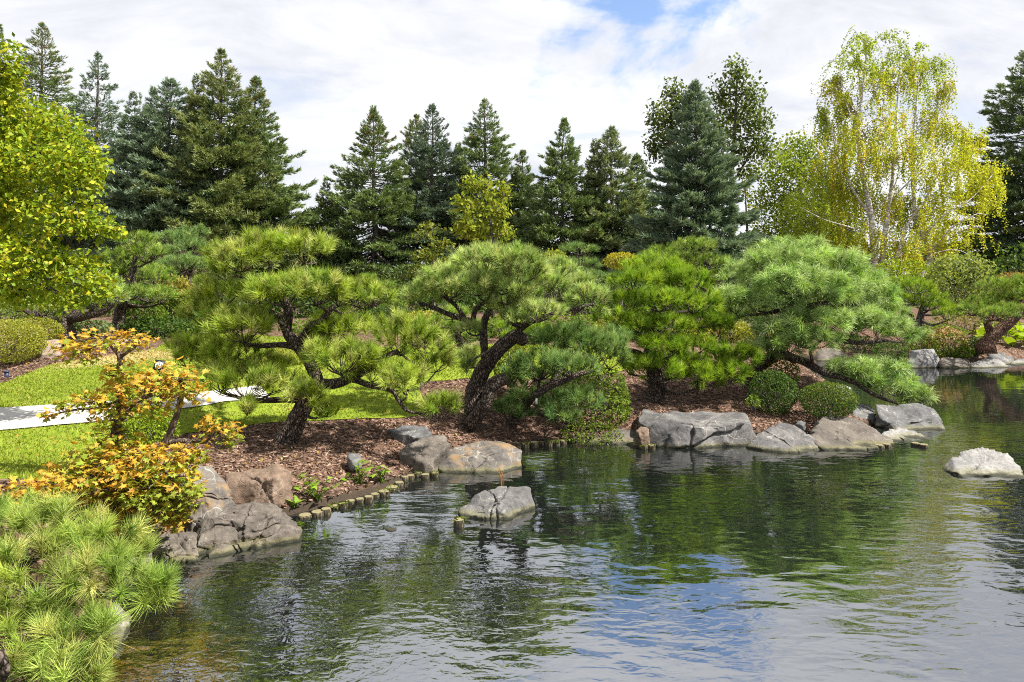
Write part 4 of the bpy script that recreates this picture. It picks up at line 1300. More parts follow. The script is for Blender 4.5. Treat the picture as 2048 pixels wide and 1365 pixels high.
mid_pine('low flat-topped pine with a stout dark trunk behind the clipped shrubs at left', 15,
         [[(128, 668, 15, .20), (128, 645, 15, .19), (132, 634, 15, .16)], [(132, 638, 15, .11), (95, 642, 14.9, .085), (62, 628, 14.9, .06), (35, 612, 14.9, .03)], [(132, 638, 15, .12), (175, 632, 14.9, .09), (210, 622, 14.9, .06), (238, 600, 14.9, .03)]],
         [(40, 612, 38, 20), (85, 618, 40, 24), (130, 606, 45, 22), (180, 606, 40, 22), (222, 598, 34, 24), (120, 580, 60, 22, .5), (205, 575, 50, 24, .4), (150, 560, 50, 22, .5), (60, 590, 45, 20, .5)], PAL_YEL, 21)
mid_pine('rounded tiered pine with a grey trunk left of the tall leftmost black pine', 17,
         [[(240, 665, 17, .16), (238, 640, 17, .14), (246, 600, 17, .11), (262, 560, 17, .09), (270, 520, 17, .06), (272, 490, 17, .03)]],
         [(262, 485, 45, 24), (292, 512, 40, 26), (245, 520, 40, 26), (275, 545, 55, 26), (310, 560, 38, 22), (235, 562, 35, 25), (300, 592, 45, 22), (255, 590, 42, 20), (325, 595, 25, 18), (225, 545, 30, 30, .4)], PAL_FAR, 22)
mid_pine('blue-green pine with a crooked trunk below the tall spruces at left', 21,
         [[(378, 640, 21, .18), (372, 560, 21, .16), (378, 540, 21, .14), (366, 520, 21, .11), (360, 490, 21, .06)]],
         [(350, 482, 48, 22), (385, 500, 40, 24), (330, 510, 40, 22), (362, 530, 48, 22), (400, 535, 32, 20), (330, 545, 38, 18), (390, 470, 28, 20)], PAL_DARKP, 23)
mid_pine('small layered pine behind the gap between the first two black pines', 21,
         [[(752, 660, 21, .10), (750, 620, 21, .09), (745, 575, 21, .05), (742, 555, 21, .03)]],
         [(742, 562, 26, 12), (758, 574, 26, 12), (735, 582, 28, 12), (775, 592, 30, 12), (745, 604, 40, 14), (790, 612, 26, 12)], PAL_FAR, 24)
mid_pine('small dark ball-topped pine behind the yellow-green pine', 20,
         [[(1158, 660, 20, .14), (1156, 600, 20, .12), (1160, 550, 20, .09), (1155, 510, 20, .05)]],
         [(1158, 502, 34, 16), (1140, 530, 26, 14), (1172, 534, 30, 16), (1160, 552, 42, 14), (1190, 560, 34, 14), (1215, 575, 26, 14)], PAL_DARKP, 25)
mid_pine('domed pine between the vivid green pine and the white pine, farther back', 18,
         [[(1390, 690, 18, .16), (1388, 630, 18, .14), (1385, 580, 18, .11), (1388, 530, 18, .07), (1390, 505, 18, .04)]],
         [(1388, 498, 46, 22), (1325, 508, 36, 18), (1360, 525, 42, 20), (1410, 528, 42, 22), (1440, 552, 28, 20), (1385, 555, 50, 20), (1300, 520, 24, 14), (1445, 530, 20, 16)], PAL_FAR, 26)
mid_pine('bright pine with many bare lower stems on the far shore at right', 23,
         [[(1838, 665, 23, .13), (1840, 640, 23, .12), (1848, 610, 23, .09), (1858, 590, 23, .05)], [(1830, 665, 23.2, .12), (1818, 625, 23.2, .10), (1803, 595, 23.2, .06)]],
         [(1805, 572, 44, 20), (1845, 595, 42, 20), (1800, 590, 36, 18), (1880, 618, 34, 20), (1855, 612, 36, 18), (1895, 632, 26, 16), (1830, 578, 38, 18), (1820, 605, 28, 14)], PAL_BRIGHT, 27, bark='bark_grey')
mid_pine('pine with a reddish trunk leaning right at the right edge of the far shore', 21,
         [[(1972, 690, 21, .22), (1985, 672, 21, .19), (2012, 650, 21, .17), (2050, 612, 21, .15), (2075, 580, 21, .1)], [(1984, 672, 21, .12), (1975, 650, 21, .10), (1968, 628, 21, .07)]],
         [(1968, 612, 44, 22), (1998, 600, 42, 24), (2030, 585, 40, 24), (1945, 622, 26, 16), (2005, 575, 44, 20), (2055, 570, 40, 26), (1985, 632, 38, 16), (2020, 622, 36, 14), (2075, 590, 40, 24)], PAL_FAR, 28, bark='bark_red')

mid_pine('small tiered pine glimpsed left of the leaning pine trunk', 15.5,
         [[(925, 715, 15.5, .10), (922, 690, 15.5, .09), (912, 660, 15.5, .07), (905, 630, 15.5, .04)]],
         [(905, 630, 34, 16), (880, 648, 32, 14), (930, 652, 34, 14), (895, 668, 36, 13), (945, 676, 28, 12), (868, 676, 26, 12)], PAL_FAR, 29)
mid_pine('small tiered pine glimpsed under the right arm of the leaning-trunk pine', 16,
         [[(1042, 700, 16, .10), (1040, 670, 16, .08), (1046, 640, 16, .05)]],
         [(1046, 640, 34, 16), (1022, 656, 32, 14), (1070, 660, 34, 14), (1040, 676, 40, 13), (1090, 640, 26, 14)], PAL_BRIGHT, 30)
mid_pine('low layered pine in the gap between the vivid green pine and the white pine', 16.5,
         [[(1445, 700, 16.5, .10), (1444, 660, 16.5, .08), (1440, 620, 16.5, .05)]],
         [(1440, 606, 36, 18), (1420, 628, 30, 14), (1462, 634, 30, 14), (1436, 654, 42, 14), (1470, 664, 26, 12)], PAL_FAR, 31)

# ------------------------------------------------------------------ spruces and other tall trees at the back
SP_G = [(0.111, 0.166, 0.065), (0.137, 0.198, 0.081), (0.085, 0.137, 0.057)]
SP_B = [(0.117, 0.177, 0.111), (0.143, 0.209, 0.137), (0.091, 0.146, 0.091)]
TI_G = [(0.221, 0.299, 0.111), (0.260, 0.338, 0.131), (0.182, 0.248, 0.091)]
TI_B = [(0.234, 0.312, 0.203), (0.273, 0.351, 0.240), (0.189, 0.260, 0.170)]
TI_Y = [(0.287, 0.326, 0.117), (0.338, 0.370, 0.143), (0.234, 0.273, 0.098)]
spruce('dark spruce whose tip just shows at the left frame edge', -8, 50, 37, 105, 101, SP_G, TI_G)
spruce('tall spruce with brown cones at its tip behind the yellow-green tree at left', 85, 48, 35, 190, 102, SP_G, TI_G, cones=0.25, power=0.75)
spruce('slim blue-grey spruce left of the broad blue spruce', 195, 105, 34, 140, 103, SP_B, TI_B, power=0.8, dens=0.85)
spruce('broad blue-green spruce with three tips left of the tallest spruce', 335, 158, 31, 140, 104, SP_B, TI_B, power=0.62, tops=[(-0.9, 0.2, 0.965, 0.5, 0.4), (-1.6, -0.2, 0.93, 0.45, 0.4)], dens=1.15)
spruce('tallest spruce of the left group with olive tips and a second point', 440, 100, 31, 160, 105, SP_G, TI_Y, power=0.72, cones=0.1, tops=[(-1.0, -0.3, 0.89, 0.4, 0.5)], dens=1.2)
spruce('spruce at the right end of the left group with cones near its top', 510, 155, 32, 150, 106, SP_G, TI_G, power=0.75, cones=0.25, dens=1.1)
spruce('wide dark spruce just right of the open sky gap', 750, 215, 33, 150, 107, SP_G, TI_G, power=0.85, cones=0.3, tops=[(-2.2, -0.4, 0.62, 0.45, 0.2)], dens=1.05)
spruce('narrow green spruce peeking left of the silvery spruce', 832, 232, 37, 80, 108, SP_G, TI_Y, power=0.55, cones=0.15, bare=0.35)
spruce('silvery blue spruce with sky showing through its lower limbs', 866, 212, 34, 100, 109, SP_B, [(0.12, 0.16, 0.125), (0.15, 0.19, 0.15)], power=0.62, bare=0.4)
spruce('small dark spruce left of the tall central spruce', 920, 288, 37, 70, 110, SP_G, TI_G, power=0.7, bare=0.3)
spruce('tall central spruce behind the yellow-green sapling', 968, 200, 34, 105, 111, SP_G, TI_G, power=0.6, cones=0.1, bare=0.25)
spruce('slender spruce with a bare lower trunk right of the sapling', 1043, 303, 34, 58, 112, SP_G, TI_G, power=0.6, bare=0.5, cones=0.1)
spruce('layered open spruce right of the slender one', 1125, 240, 32, 120, 113, SP_G, TI_G, power=0.8, bare=0.15)
spruce('grey-green spruce with a blunt double tip right of the layered spruce', 1222, 256, 32, 105, 114, SP_B, TI_Y, power=0.65, tops=[(-0.8, 0, 0.93, 0.4, 0.5)])
spruce('short dark spruce against the big dense spruce, left of it', 1275, 310, 34, 70, 115, SP_G, TI_G, power=0.6)
spruce('big dense dark blue-green spruce in front of the poplars', 1390, 165, 28, 130, 116, SP_B, TI_B, power=0.68, dens=1.35)
spruce('large dark pine-like conifer cut by the right frame edge', 2062, 95, 33, 125, 117, SP_B, TI_G, power=0.45, dens=1.3, droop=0.1)

def broadleaf(name, label, trunks, blobs, D, pal, seed, kd=1.0, leaf=0.12, **kw):
    global KD
    KD = kd
    try:
        return _broadleaf(name, label, [[(*q[:3], q[3] * kd) for q in tk] for tk in trunks], blobs, D, pal, seed, leaf=leaf * kd, **kw)
    finally:
        KD = 1.0

def _broadleaf(name, label, trunks, blobs, D, pal, seed, leaf=0.12, n=6000, shell=0.3, lump=0.35, bark='bark_grey', group=None, parts=0, upbias=0.4, wood=True):
    """trunk polylines in photo pixels; blobs (px, py, rx, ry, share)"""
    rng = np.random.default_rng(seed)
    base = P(*trunks[0][0][:3])
    gz = hz(base[0], base[1])
    t = thing(name, label, 'tree', (base[0], base[1], min(base[2], gz)), group)
    g = Geo(); polys = []
    for k, tk in enumerate(trunks):
        pts = np.array([np.append(P(*q[:3]), q[3]) for q in tk])
        sp = smoothpath(pts, 6)
        if k == 0 and sp[0, 2] > gz:
            sp = np.vstack([[sp[0, 0], sp[0, 1], gz - 0.1, sp[0, 3] * 1.2], sp])
        g.tube(sp[:, :3], sp[:, 3], 8, rough=0.1, seed=seed)
        polys.append(sp)
    wd = np.vstack(polys)
    tot = sum(b[2] * b[3] for b in blobs)
    allpos = []
    for k, b in enumerate(blobs):
        px, py, rx, ry = b[:4]
        dd = b[4] if len(b) > 4 else rng.uniform(-1, 1) * 0.7 * rx * D / F
        c = P(px, py, D + dd)
        a, hh = rx * D * KD / F, ry * D * KD / F
        nn = int(n * rx * ry / tot)
        pos = blob_points(rng, c, (a, a * 0.85, hh), nn, shell, lump, seed + k)
        allpos.append(pos)
        if wood:
            j = int(np.argmin(np.linalg.norm(wd[:, :3] - c, axis=1) + 0.8 * np.maximum(0, wd[:, 2] - c[2])))
            at = wd[j]
            for q in range(5):
                e = pos[rng.integers(nn)]
                pth = smoothpath(np.vstack([at[:3], (at[:3] + c) / 2 + rng.normal(size=3) * 0.12 * a, c * 0.5 + e * 0.5, e]), 4)
                g.tube(pth, np.linspace(min(at[3] * 0.5, 0.012 + 0.022 * a), 0.004, len(pth)), 4, cap=False)
    g.build('trunk', M[bark], t)
    pos = np.vstack(allpos)
    if parts:
        near = np.argsort(pos[:, 1] + rng.random(len(pos)) * 0.8)[:parts]
        msk = np.ones(len(pos), bool); msk[near] = False
        meshes = []
        for k in range(10):
            gg = Geo(); leaf_quads(gg, rng, np.zeros((1, 3)), leaf, pal, upbias)
            meshes.append(tri_mesh('leaf', np.vstack(gg.v), np.vstack(gg.f), np.vstack(gg.c), M['leaf']))
        po = parent_origin(t)
        for q, k in enumerate(near):
            o = link('leaf', meshes[q % 10], t)
            o.location = tuple(pos[k] - po)
            o.rotation_euler = (rng.uniform(-.5, .5), rng.uniform(-.5, .5), rng.uniform(0, 6.28))
        pos = pos[msk]
    gl = Geo()
    leaf_quads(gl, rng, pos, leaf, pal, upbias)
    gl.build('crown', M['leaf'], t, kind='stuff' if parts else None)
    return t

PAL_LIME = [(0.244, 0.329, 0.022), (0.360, 0.427, 0.028), (0.157, 0.244, 0.022), (0.452, 0.476, 0.033), (0.203, 0.293, 0.022), (0.110, 0.189, 0.020), (0.429, 0.378, 0.033), (0.180, 0.275, 0.022)]
broadleaf('linden_tree', 'leafy yellow-green tree leaning in from the left frame edge',
          [[(-150, 640, 8.6, .16), (-140, 450, 8.6, .14), (-110, 300, 8.6, .10), (-60, 180, 8.6, .05)], [(-140, 480, 8.8, .05), (-40, 462, 8.9, .032), (40, 480, 8.9, .02), (140, 500, 8.9, .01)],
           [(-140, 400, 8.8, .05), (-20, 335, 9, .03), (60, 300, 9, .02), (130, 290, 9, .01)], [(-140, 520, 8.6, .045), (-40, 545, 8.5, .026), (60, 550, 8.4, .012)]],
          [(-30, 190, 60, 100), (20, 140, 35, 60), (40, 240, 75, 60), (120, 270, 60, 55), (60, 330, 100, 65), (150, 340, 62, 60), (185, 330, 30, 50), (20, 420, 100, 65), (120, 430, 85, 45), (190, 455, 45, 28), (230, 462, 22, 16),
           (40, 520, 90, 60), (140, 535, 75, 45), (195, 575, 42, 30), (60, 590, 80, 30), (140, 600, 40, 26), (-40, 330, 80, 120), (-40, 500, 70, 90), (15, 585, 40, 30)],
          8.6, PAL_LIME, 201, leaf=0.07, n=19000, shell=0.25, lump=0.8, parts=300)

POP = [(0.10, 0.145, 0.035), (0.13, 0.18, 0.045), (0.075, 0.115, 0.03), (0.16, 0.19, 0.05)]
broadleaf('poplar_tree', 'airy tall poplar right of the big dense spruce',
          [[(1466, 560, 40, .22), (1464, 430, 40, .18), (1464, 340, 40, .14), (1470, 240, 40, .09), (1475, 140, 40, .04)], [(1464, 370, 40, .08), (1500, 310, 40, .05), (1530, 270, 40, .03)]],
          [(1472, 150, 28, 40), (1500, 190, 34, 42), (1440, 190, 30, 40), (1470, 230, 50, 45), (1515, 245, 36, 45), (1435, 270, 40, 45), (1490, 300, 45, 40), (1535, 300, 28, 35), (1440, 330, 36, 30), (1500, 350, 36, 25)],
          40, POP, 202, kd=1.35, leaf=0.22, n=5200, shell=0.1, lump=0.5)
broadleaf('poplar_tree', 'airy poplar showing left of and above the big dense spruce',
          [[(1338, 560, 40, .2), (1338, 400, 40, .15), (1340, 280, 40, .1), (1345, 185, 40, .04)]],
          [(1345, 185, 26, 30), (1318, 235, 30, 40), (1355, 230, 30, 36), (1335, 280, 40, 40), (1310, 300, 24, 34), (1375, 210, 26, 40)], 40, POP, 203, kd=1.35, leaf=0.22, n=2800, shell=0.1, lump=0.5)
PAL_SAP = [(0.24, 0.30, 0.03), (0.30, 0.34, 0.04), (0.18, 0.25, 0.025), (0.34, 0.33, 0.04)]
broadleaf('young_tree', 'young yellow-green tree in front of the tall central spruce',
          [[(985, 600, 24, .07), (985, 500, 24, .06), (980, 440, 24, .045), (965, 380, 24, .025)], [(985, 500, 24, .04), (1000, 440, 24, .03), (1008, 390, 24, .02)], [(985, 490, 24, .03), (950, 440, 24, .02), (930, 410, 24, .012)]],
          [(940, 365, 22, 20), (965, 375, 26, 26), (1005, 385, 20, 24), (960, 420, 45, 28), (1000, 425, 28, 26), (920, 405, 22, 18), (950, 460, 48, 26), (1000, 465, 34, 24), (975, 500, 50, 20), (925, 450, 22, 18)],
          24, PAL_SAP, 204, leaf=0.17, n=2000, shell=0.1, lump=0.5)
broadleaf('young_tree', 'thin golden-leaved young tree under the silvery spruce',
          [[(868, 610, 27, .06), (866, 540, 27, .05), (862, 470, 27, .02)]],
          [(860, 455, 26, 14), (845, 470, 22, 12), (880, 490, 30, 16), (855, 510, 34, 16), (885, 530, 40, 18), (850, 545, 40, 20), (880, 570, 45, 20)], 27, [(0.22, 0.22, 0.03), (0.14, 0.18, 0.03), (0.09, 0.13, 0.025)], 205, leaf=0.17, n=1300, shell=0.1, lump=0.5)
broadleaf('leafy_tree', 'leafy mid-green tree filling the space between the poplar and the birch',
          [[(1600, 580, 36, .2), (1600, 450, 36, .16), (1600, 330, 36, .08)]],
          [(1600, 300, 55, 35), (1570, 340, 55, 40), (1635, 350, 55, 45), (1550, 400, 60, 45), (1620, 420, 70, 50), (1550, 470, 65, 45), (1620, 500, 75, 45), (1540, 530, 50, 30), (1670, 480, 60, 60), (1690, 400, 50, 50), (1600, 560, 80, 30)],
          36, [(0.17, 0.24, 0.025), (0.22, 0.29, 0.03), (0.12, 0.18, 0.022), (0.28, 0.32, 0.03)], 206, kd=1.33, leaf=0.17, n=17000, shell=0.2, lump=0.4)
broadleaf('leafy_tree', 'small golden-green tree just right of the big dense spruce',
          [[(1497, 580, 30, .08), (1495, 470, 30, .06), (1490, 380, 30, .02)]],
          [(1490, 380, 14, 22), (1505, 430, 16, 26), (1500, 490, 26, 30), (1520, 520, 30, 26), (1495, 540, 34, 22)], 30, [(0.30, 0.26, 0.03), (0.20, 0.23, 0.03), (0.12, 0.16, 0.02)], 207, kd=1.3, leaf=0.14, n=1100, shell=0.1, lump=0.5)
broadleaf('leafy_tree', 'pale green leafy tree low in the open gap between the spruce groups',
          [[(615, 600, 34, .1), (615, 500, 34, .08), (612, 440, 34, .03)]],
          [(612, 440, 24, 26), (598, 470, 28, 26), (630, 475, 28, 26), (612, 510, 44, 24), (600, 540, 50, 24)], 34, [(0.17, 0.22, 0.04), (0.12, 0.17, 0.03), (0.22, 0.24, 0.05)], 208, kd=1.3, leaf=0.17, n=1500, shell=0.15, lump=0.45)

def weeping_birch():
    rng = np.random.default_rng(301)
    D = 41
    base = P(1755, 592, D)
    DS = 1.3
    t = thing('weeping_birch', 'tall weeping birch with white stems and hanging yellow-green foliage at right', 'tree', (base[0], base[1], hz(base[0], base[1])))
    stems = [[(1752, 620, D, .20), (1750, 540, D, .17), (1745, 470, D, .14), (1742, 430, D, .13), (1722, 330, D, .10), (1718, 260, D, .07), (1725, 180, D, .045), (1735, 90, D, .02)],
             [(1762, 620, D, .18), (1764, 540, D, .15), (1768, 480, D, .12), (1780, 400, D, .09), (1788, 320, D, .06), (1795, 200, D, .03), (1800, 120, D, .015)],
             [(1790, 620, D - .5, .12), (1770, 560, D - .5, .11), (1795, 510, D - .5, .09), (1815, 450, D - .5, .06), (1850, 400, D - .5, .03)],
             [(1835, 620, D + .4, .15), (1842, 550, D + .4, .13), (1860, 510, D + .4, .11), (1832, 440, D + .4, .09), (1825, 330, D + .4, .07), (1830, 240, D + .4, .045), (1838, 150, D + .4, .02)]]
    limbs = [[(1742, 432, D, .11), (1715, 395, D, .09), (1690, 350, D, .06), (1672, 300, D, .04), (1660, 240, D, .02)],
             [(1745, 470, D, .07), (1700, 455, D - 1, .05), (1650, 440, D - 1.5, .03), (1600, 415, D - 2, .015)],
             [(1832, 440, D, .08), (1860, 380, D, .06), (1890, 330, D, .04), (1930, 290, D, .02)], [(1840, 480, D, .07), (1890, 430, D - 1, .05), (1940, 400, D - 1, .035), (1985, 350, D - 1, .015)],
             [(1850, 520, D, .06), (1900, 460, D - 1.5, .04), (1950, 430, D - 2, .03), (1975, 430, D - 2, .012)], [(1780, 400, D, .06), (1830, 350, D, .04), (1860, 290, D, .02)],
             [(1722, 330, D, .05), (1760, 260, D, .035), (1770, 170, D, .015)], [(1742, 430, D, .05), (1790, 370, D - .5, .035), (1800, 300, D - .5, .02)], [(1860, 510, D, .05), (1910, 500, D - 1, .03), (1960, 520, D - 1, .012)],
             [(1825, 330, D, .05), (1870, 260, D, .03), (1895, 190, D, .012)], [(1718, 270, D, .04), (1690, 200, D, .03), (1680, 140, D, .012)], [(1690, 350, D, .05), (1650, 330, D, .03), (1625, 340, D, .012)]]
    wood = []
    for k, s in enumerate(stems + limbs):
        pts = smoothpath(np.array([np.append(P(q[0], q[1], q[2] - DS), q[3]) for q in s]), 6)
        if k < len(stems):
            pts = pts[pts[:, 2] > hz(pts[0, 0], pts[0, 1]) - 0.3]
        wood.append(pts[:, :3])
        gb = Geo(); gb.tube(pts[:, :3], pts[:, 3] * (1.3 if k < len(stems) else 0.85), 8, rough=0.12, seed=k)
        gb.build('trunk' if k < len(stems) else 'limb', M['birch'], t)
    # hanging curtains of leaves: start pixel, half extents, hang length
    cur = [(1735, 105, 50, 30, 34), (1795, 120, 50, 30, 40), (1700, 150, 55, 40, 50), (1670, 190, 30, 40, 60), (1760, 185, 70, 50, 60), (1680, 250, 50, 50, 80), (1830, 175, 60, 45, 70), (1740, 280, 80, 50, 90), (1885, 190, 22, 30, 90), (1860, 260, 50, 40, 120),
           (1670, 320, 45, 40, 110), (1800, 330, 80, 50, 120), (1910, 270, 35, 35, 110), (1945, 300, 25, 22, 90), (1890, 350, 60, 40, 130), (1690, 400, 55, 40, 120), (1780, 420, 70, 40, 120), (1955, 370, 34, 28, 90), (1600, 430, 50, 35, 110),
           (1660, 470, 60, 35, 100), (1860, 440, 70, 40, 120), (1935, 440, 42, 26, 100), (1580, 490, 45, 25, 80), (1720, 500, 60, 35, 90), (1820, 510, 60, 30, 80), (1900, 500, 60, 30, 90), (1980, 360, 14, 14, 70), (1635, 390, 40, 40, 90), (1640, 250, 16, 30, 60)]
    P0, COLS = [], []
    gtw = Geo()
    pal_o = np.array([(0.30, 0.29, 0.025), (0.24, 0.27, 0.03), (0.21, 0.26, 0.03), (0.38, 0.28, 0.035), (0.18, 0.23, 0.025), (0.26, 0.29, 0.03)])
    pal_y = np.array([(0.37, 0.35, 0.03), (0.31, 0.33, 0.03), (0.25, 0.29, 0.03)])
    pal_g = np.array([(0.19, 0.24, 0.025), (0.24, 0.28, 0.03), (0.15, 0.20, 0.022)])
    wdb = np.vstack(wood)
    for (px, py, rx, ry, hang) in cur:
        pal = pal_y if px > 1850 and py > 280 else (pal_o if py > 180 else pal_g)
        if px < 1660:
            pal = pal_g
        c = P(px, py, D + rng.normal() * 0.02 * rx)
        a, hh = rx * D / F, ry * D / F
        at = wdb[int(np.argmin(np.linalg.norm(wdb - c, axis=1)))]
        nb_ = int(60 + 0.045 * rx * ry)
        P0.append(blob_points(rng, c, (a * 1.15, a * 1.2, hh * 1.25), nb_, 0.1, 0.5, int(px)))
        COLS.append(pick(rng, pal, nb_))
        for arc in range(int(13 + rx * ry / 160)):
            th = rng.uniform(0, 6.28); rr = math.sqrt(rng.uniform(0.15, 1))
            e = c + np.array([1.15 * a * rr * math.cos(th), 1.5 * a * rng.uniform(-1, 1), 1.2 * hh * rr * math.sin(th)])
            st = at * 0.75 + c * 0.25 + rng.normal(size=3) * 0.12 * a
            path = smoothpath(np.vstack([st, st * 0.45 + e * 0.55 + [0, 0, 0.28 * np.linalg.norm(e - st)], e]), 9)
            if arc % 3 == 0:
                gtw.tube(path, np.linspace(0.018, 0.006, len(path)), 4, cap=False)
            for s in range(int(6 + rx * 0.07)):
                p = path[rng.integers(len(path) // 3, len(path))] + rng.normal(size=3) * 0.05
                ln = 0.46 * hang * rng.uniform(0.12, 1.0) * D / F
                m = int(ln * 13 + 5)
                u = np.linspace(0, 1, m)
                sway = rng.normal(size=2) * 0.10
                q = p + np.column_stack([sway[0] * u + 0.035 * rng.normal(size=m), sway[1] * u + 0.035 * rng.normal(size=m), -ln * u])
                P0.append(q)
                COLS.append(np.broadcast_to(pick(rng, pal, 1) * rng.uniform(0.75, 1.2, (m, 1)), (m, 3)))
    pos = np.vstack(P0); col = np.vstack(COLS)
    gl = Geo()
    leaf_quads(gl, rng, pos, 0.115, pal_o, 0.1, col=col * 1.6, aspect=0.7)
    gtw.build('twigs', M['maple_bark'], t, kind='stuff')
    gl.build('crown', M['leaf'], t)
weeping_birch()

# ------------------------------------------------------------------ shrubs
SH_YG = [(0.260, 0.286, 0.033), (0.338, 0.338, 0.046), (0.169, 0.208, 0.026), (0.364, 0.338, 0.078)]
SH_G = [(0.112, 0.179, 0.022), (0.146, 0.224, 0.028), (0.078, 0.134, 0.020), (0.190, 0.246, 0.034)]
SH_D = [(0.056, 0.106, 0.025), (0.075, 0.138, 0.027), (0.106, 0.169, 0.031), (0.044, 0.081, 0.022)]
shrub('clipped_shrub', 'dome-clipped yellow-green shrub beside the dark path light at the left edge', 22, 682, 13.2, 64, 44, SH_YG, 401, 0.036, 8000, 0.05)
shrub('clipped_shrub', 'dome-clipped yellow-green shrub behind the nearer clipped one at left', 70, 662, 14.3, 50, 28, SH_YG, 402, 0.038, 5500, 0.05)
shrub('clipped_shrub', 'clipped pale-leaved shrub under the left tree branches, behind the flat-topped pine', 12, 625, 17, 50, 22, SH_G, 403, 0.07, 1200)
shrub('leafy_shrub', 'light green shrub with rusty tips behind the leftmost black pine', 345, 592, 18.5, 40, 42, SH_G, 404, 0.09, 2200, 0.25, top_pal=[(0.30, 0.28, 0.06), (0.33, 0.22, 0.06), (0.22, 0.26, 0.04)])
shrub('leafy_shrub', 'mid-green leafy shrub right of the grey pine trunk at left', 283, 632, 17.5, 50, 26, SH_G, 405, 0.07, 1800, 0.2)
shrub('leafy_shrub', 'grey-green low shrub between the two trunks at left', 185, 655, 16, 40, 14, [(0.12, 0.18, 0.06), (0.16, 0.22, 0.08)], 406, 0.07, 800, 0.2)
shrub('juniper', 'low spreading juniper with bare stems on the far side of the lawn', 330, 655, 17.2, 75, 18, SH_D, 407, 0.09, 2200, 0.35)
shrub('juniper', 'dark juniper spilling over the rise behind the leftmost black pine', 435, 640, 18, 60, 26, SH_D, 408, 0.10, 2000, 0.35)
shrub('leafy_shrub', 'yellow shrub glimpsed through the leftmost black pine', 570, 712, 12.6, 42, 24, SH_YG, 409, 0.05, 1500, 0.2)
shrub('cypress_shrub', 'feathery lime-green shrub between the maple stems', 292, 852, 7.4, 58, 42, [(0.22, 0.30, 0.02), (0.28, 0.36, 0.03), (0.16, 0.24, 0.02)], 410, 0.035, 3600, 0.35)
shrub('leafy_shrub', 'golden-topped round shrub behind the vivid green pine', 1242, 522, 22, 34, 17, SH_YG, 411, 0.08, 1300, 0.15, top_pal=[(0.36, 0.30, 0.02), (0.32, 0.30, 0.03)], ground=1.1)
shrub('leafy_shrub', 'light yellow shrub behind the right side of the leaning-trunk pine', 1108, 525, 24, 26, 26, PAL_SAP, 412, 0.1, 700, 0.4, ground=1.1)
shrub('leafy_shrub', 'glossy green shrub directly behind the leaning pine trunk', 1022, 725, 11.9, 38, 44, SH_G, 413, 0.05, 1800, 0.2, top_pal=[(0.22, 0.24, 0.03)])
shrub('ivy_mound', 'dense mid-green ivy mound left of the mulch under the vivid green pine', 1185, 805, 11.3, 78, 78, SH_G, 414, 0.055, 4200, 0.18, cat='ivy')
shrub('ivy_mound', 'low trailing ivy running down to the shaded log piles', 1180, 868, 10.7, 62, 20, SH_G, 415, 0.04, 1400, 0.3, cat='ivy')
shrub('leafy_shrub', 'yellow-flecked shrub behind the dense dark bush', 1562, 745, 13.0, 36, 34, SH_D, 416, 0.045, 1600, 0.2, top_pal=[(0.34, 0.27, 0.02), (0.10, 0.13, 0.02), (0.09, 0.12, 0.02)])
shrub('dense_bush', 'dense dark green bush right of the white pine trunk', 1545, 786, 11.7, 48, 46, SH_D, 417, 0.034, 5200, 0.10)
shrub('round_bush', 'round clipped dark green bush above the brown-faced boulder', 1656, 800, 11.3, 56, 36, SH_D, 418, 0.030, 6500, 0.05, top_pal=[(0.09, 0.14, 0.025), (0.06, 0.11, 0.02), (0.18, 0.22, 0.03)])
shrub('leafy_shrub', 'small light green plant at the foot of the vivid green pine mulch', 1506, 803, 11.3, 14, 12, SH_G, 419, 0.04, 220, 0.3)
shrub('round_bush', 'dark round bush on the far shore under the white pine', 1780, 704, 21.5, 34, 20, SH_D, 420, 0.07, 1100, 0.12)
shrub('round_bush', 'peach and pale green mounded shrub on the far shore', 1890, 684, 21.6, 40, 30, SH_G, 421, 0.08, 1800, 0.12, top_pal=[(0.42, 0.28, 0.16), (0.44, 0.34, 0.15), (0.40, 0.22, 0.10)])
shrub('round_bush', 'mid-green bush left of the peach mounded shrub', 1842, 690, 21.8, 34, 18, SH_G, 422, 0.07, 1100, 0.15)
shrub('round_bush', 'small dark round bush right of the peach mounded shrub', 1952, 692, 21.5, 22, 18, SH_D, 423, 0.07, 800, 0.1)
shrub('round_bush', 'low green bush at the foot of the peach mounded shrub, right side', 1925, 704, 21.2, 22, 12, SH_G, 424, 0.07, 600, 0.15)
shrub('leafy_shrub', 'tawny feathery shrub behind the leaning reddish trunk', 1930, 655, 26, 60, 26, [(0.22, 0.2, 0.06), (0.28, 0.22, 0.10), (0.14, 0.17, 0.04)], 425, 0.1, 1500, 0.3)
shrub('leafy_shrub', 'brown-topped bush at the right edge above the leaning pine', 2030, 562, 26, 34, 18, SH_G, 426, 0.1, 900, 0.2, top_pal=[(0.30, 0.16, 0.07), (0.24, 0.15, 0.06)], ground=1.0)
shrub('leafy_shrub', 'pale leafy shrub below the birch on its right side', 1920, 560, 28, 60, 55, [(0.22, 0.27, 0.07), (0.16, 0.22, 0.05), (0.28, 0.31, 0.10)], 427, 0.14, 2200, 0.35)
shrub('leafy_shrub', 'bright yellow-green shrub at the foot of the birch stems', 1800, 560, 31, 70, 42, [(0.26, 0.32, 0.02), (0.20, 0.27, 0.02), (0.14, 0.20, 0.02)], 428, 0.13, 2200, 0.3)
shrub('leafy_shrub', 'yellow shrub behind the pinkish stone cap', 1470, 662, 15.5, 34, 20, SH_YG, 429, 0.06, 900, 0.25)
shrub('leafy_shrub', 'green and gold shrub right of the pinkish stone cap', 1515, 668, 15, 34, 18, SH_G, 430, 0.05, 900, 0.25, top_pal=[(0.36, 0.30, 0.02), (0.14, 0.18, 0.02)])
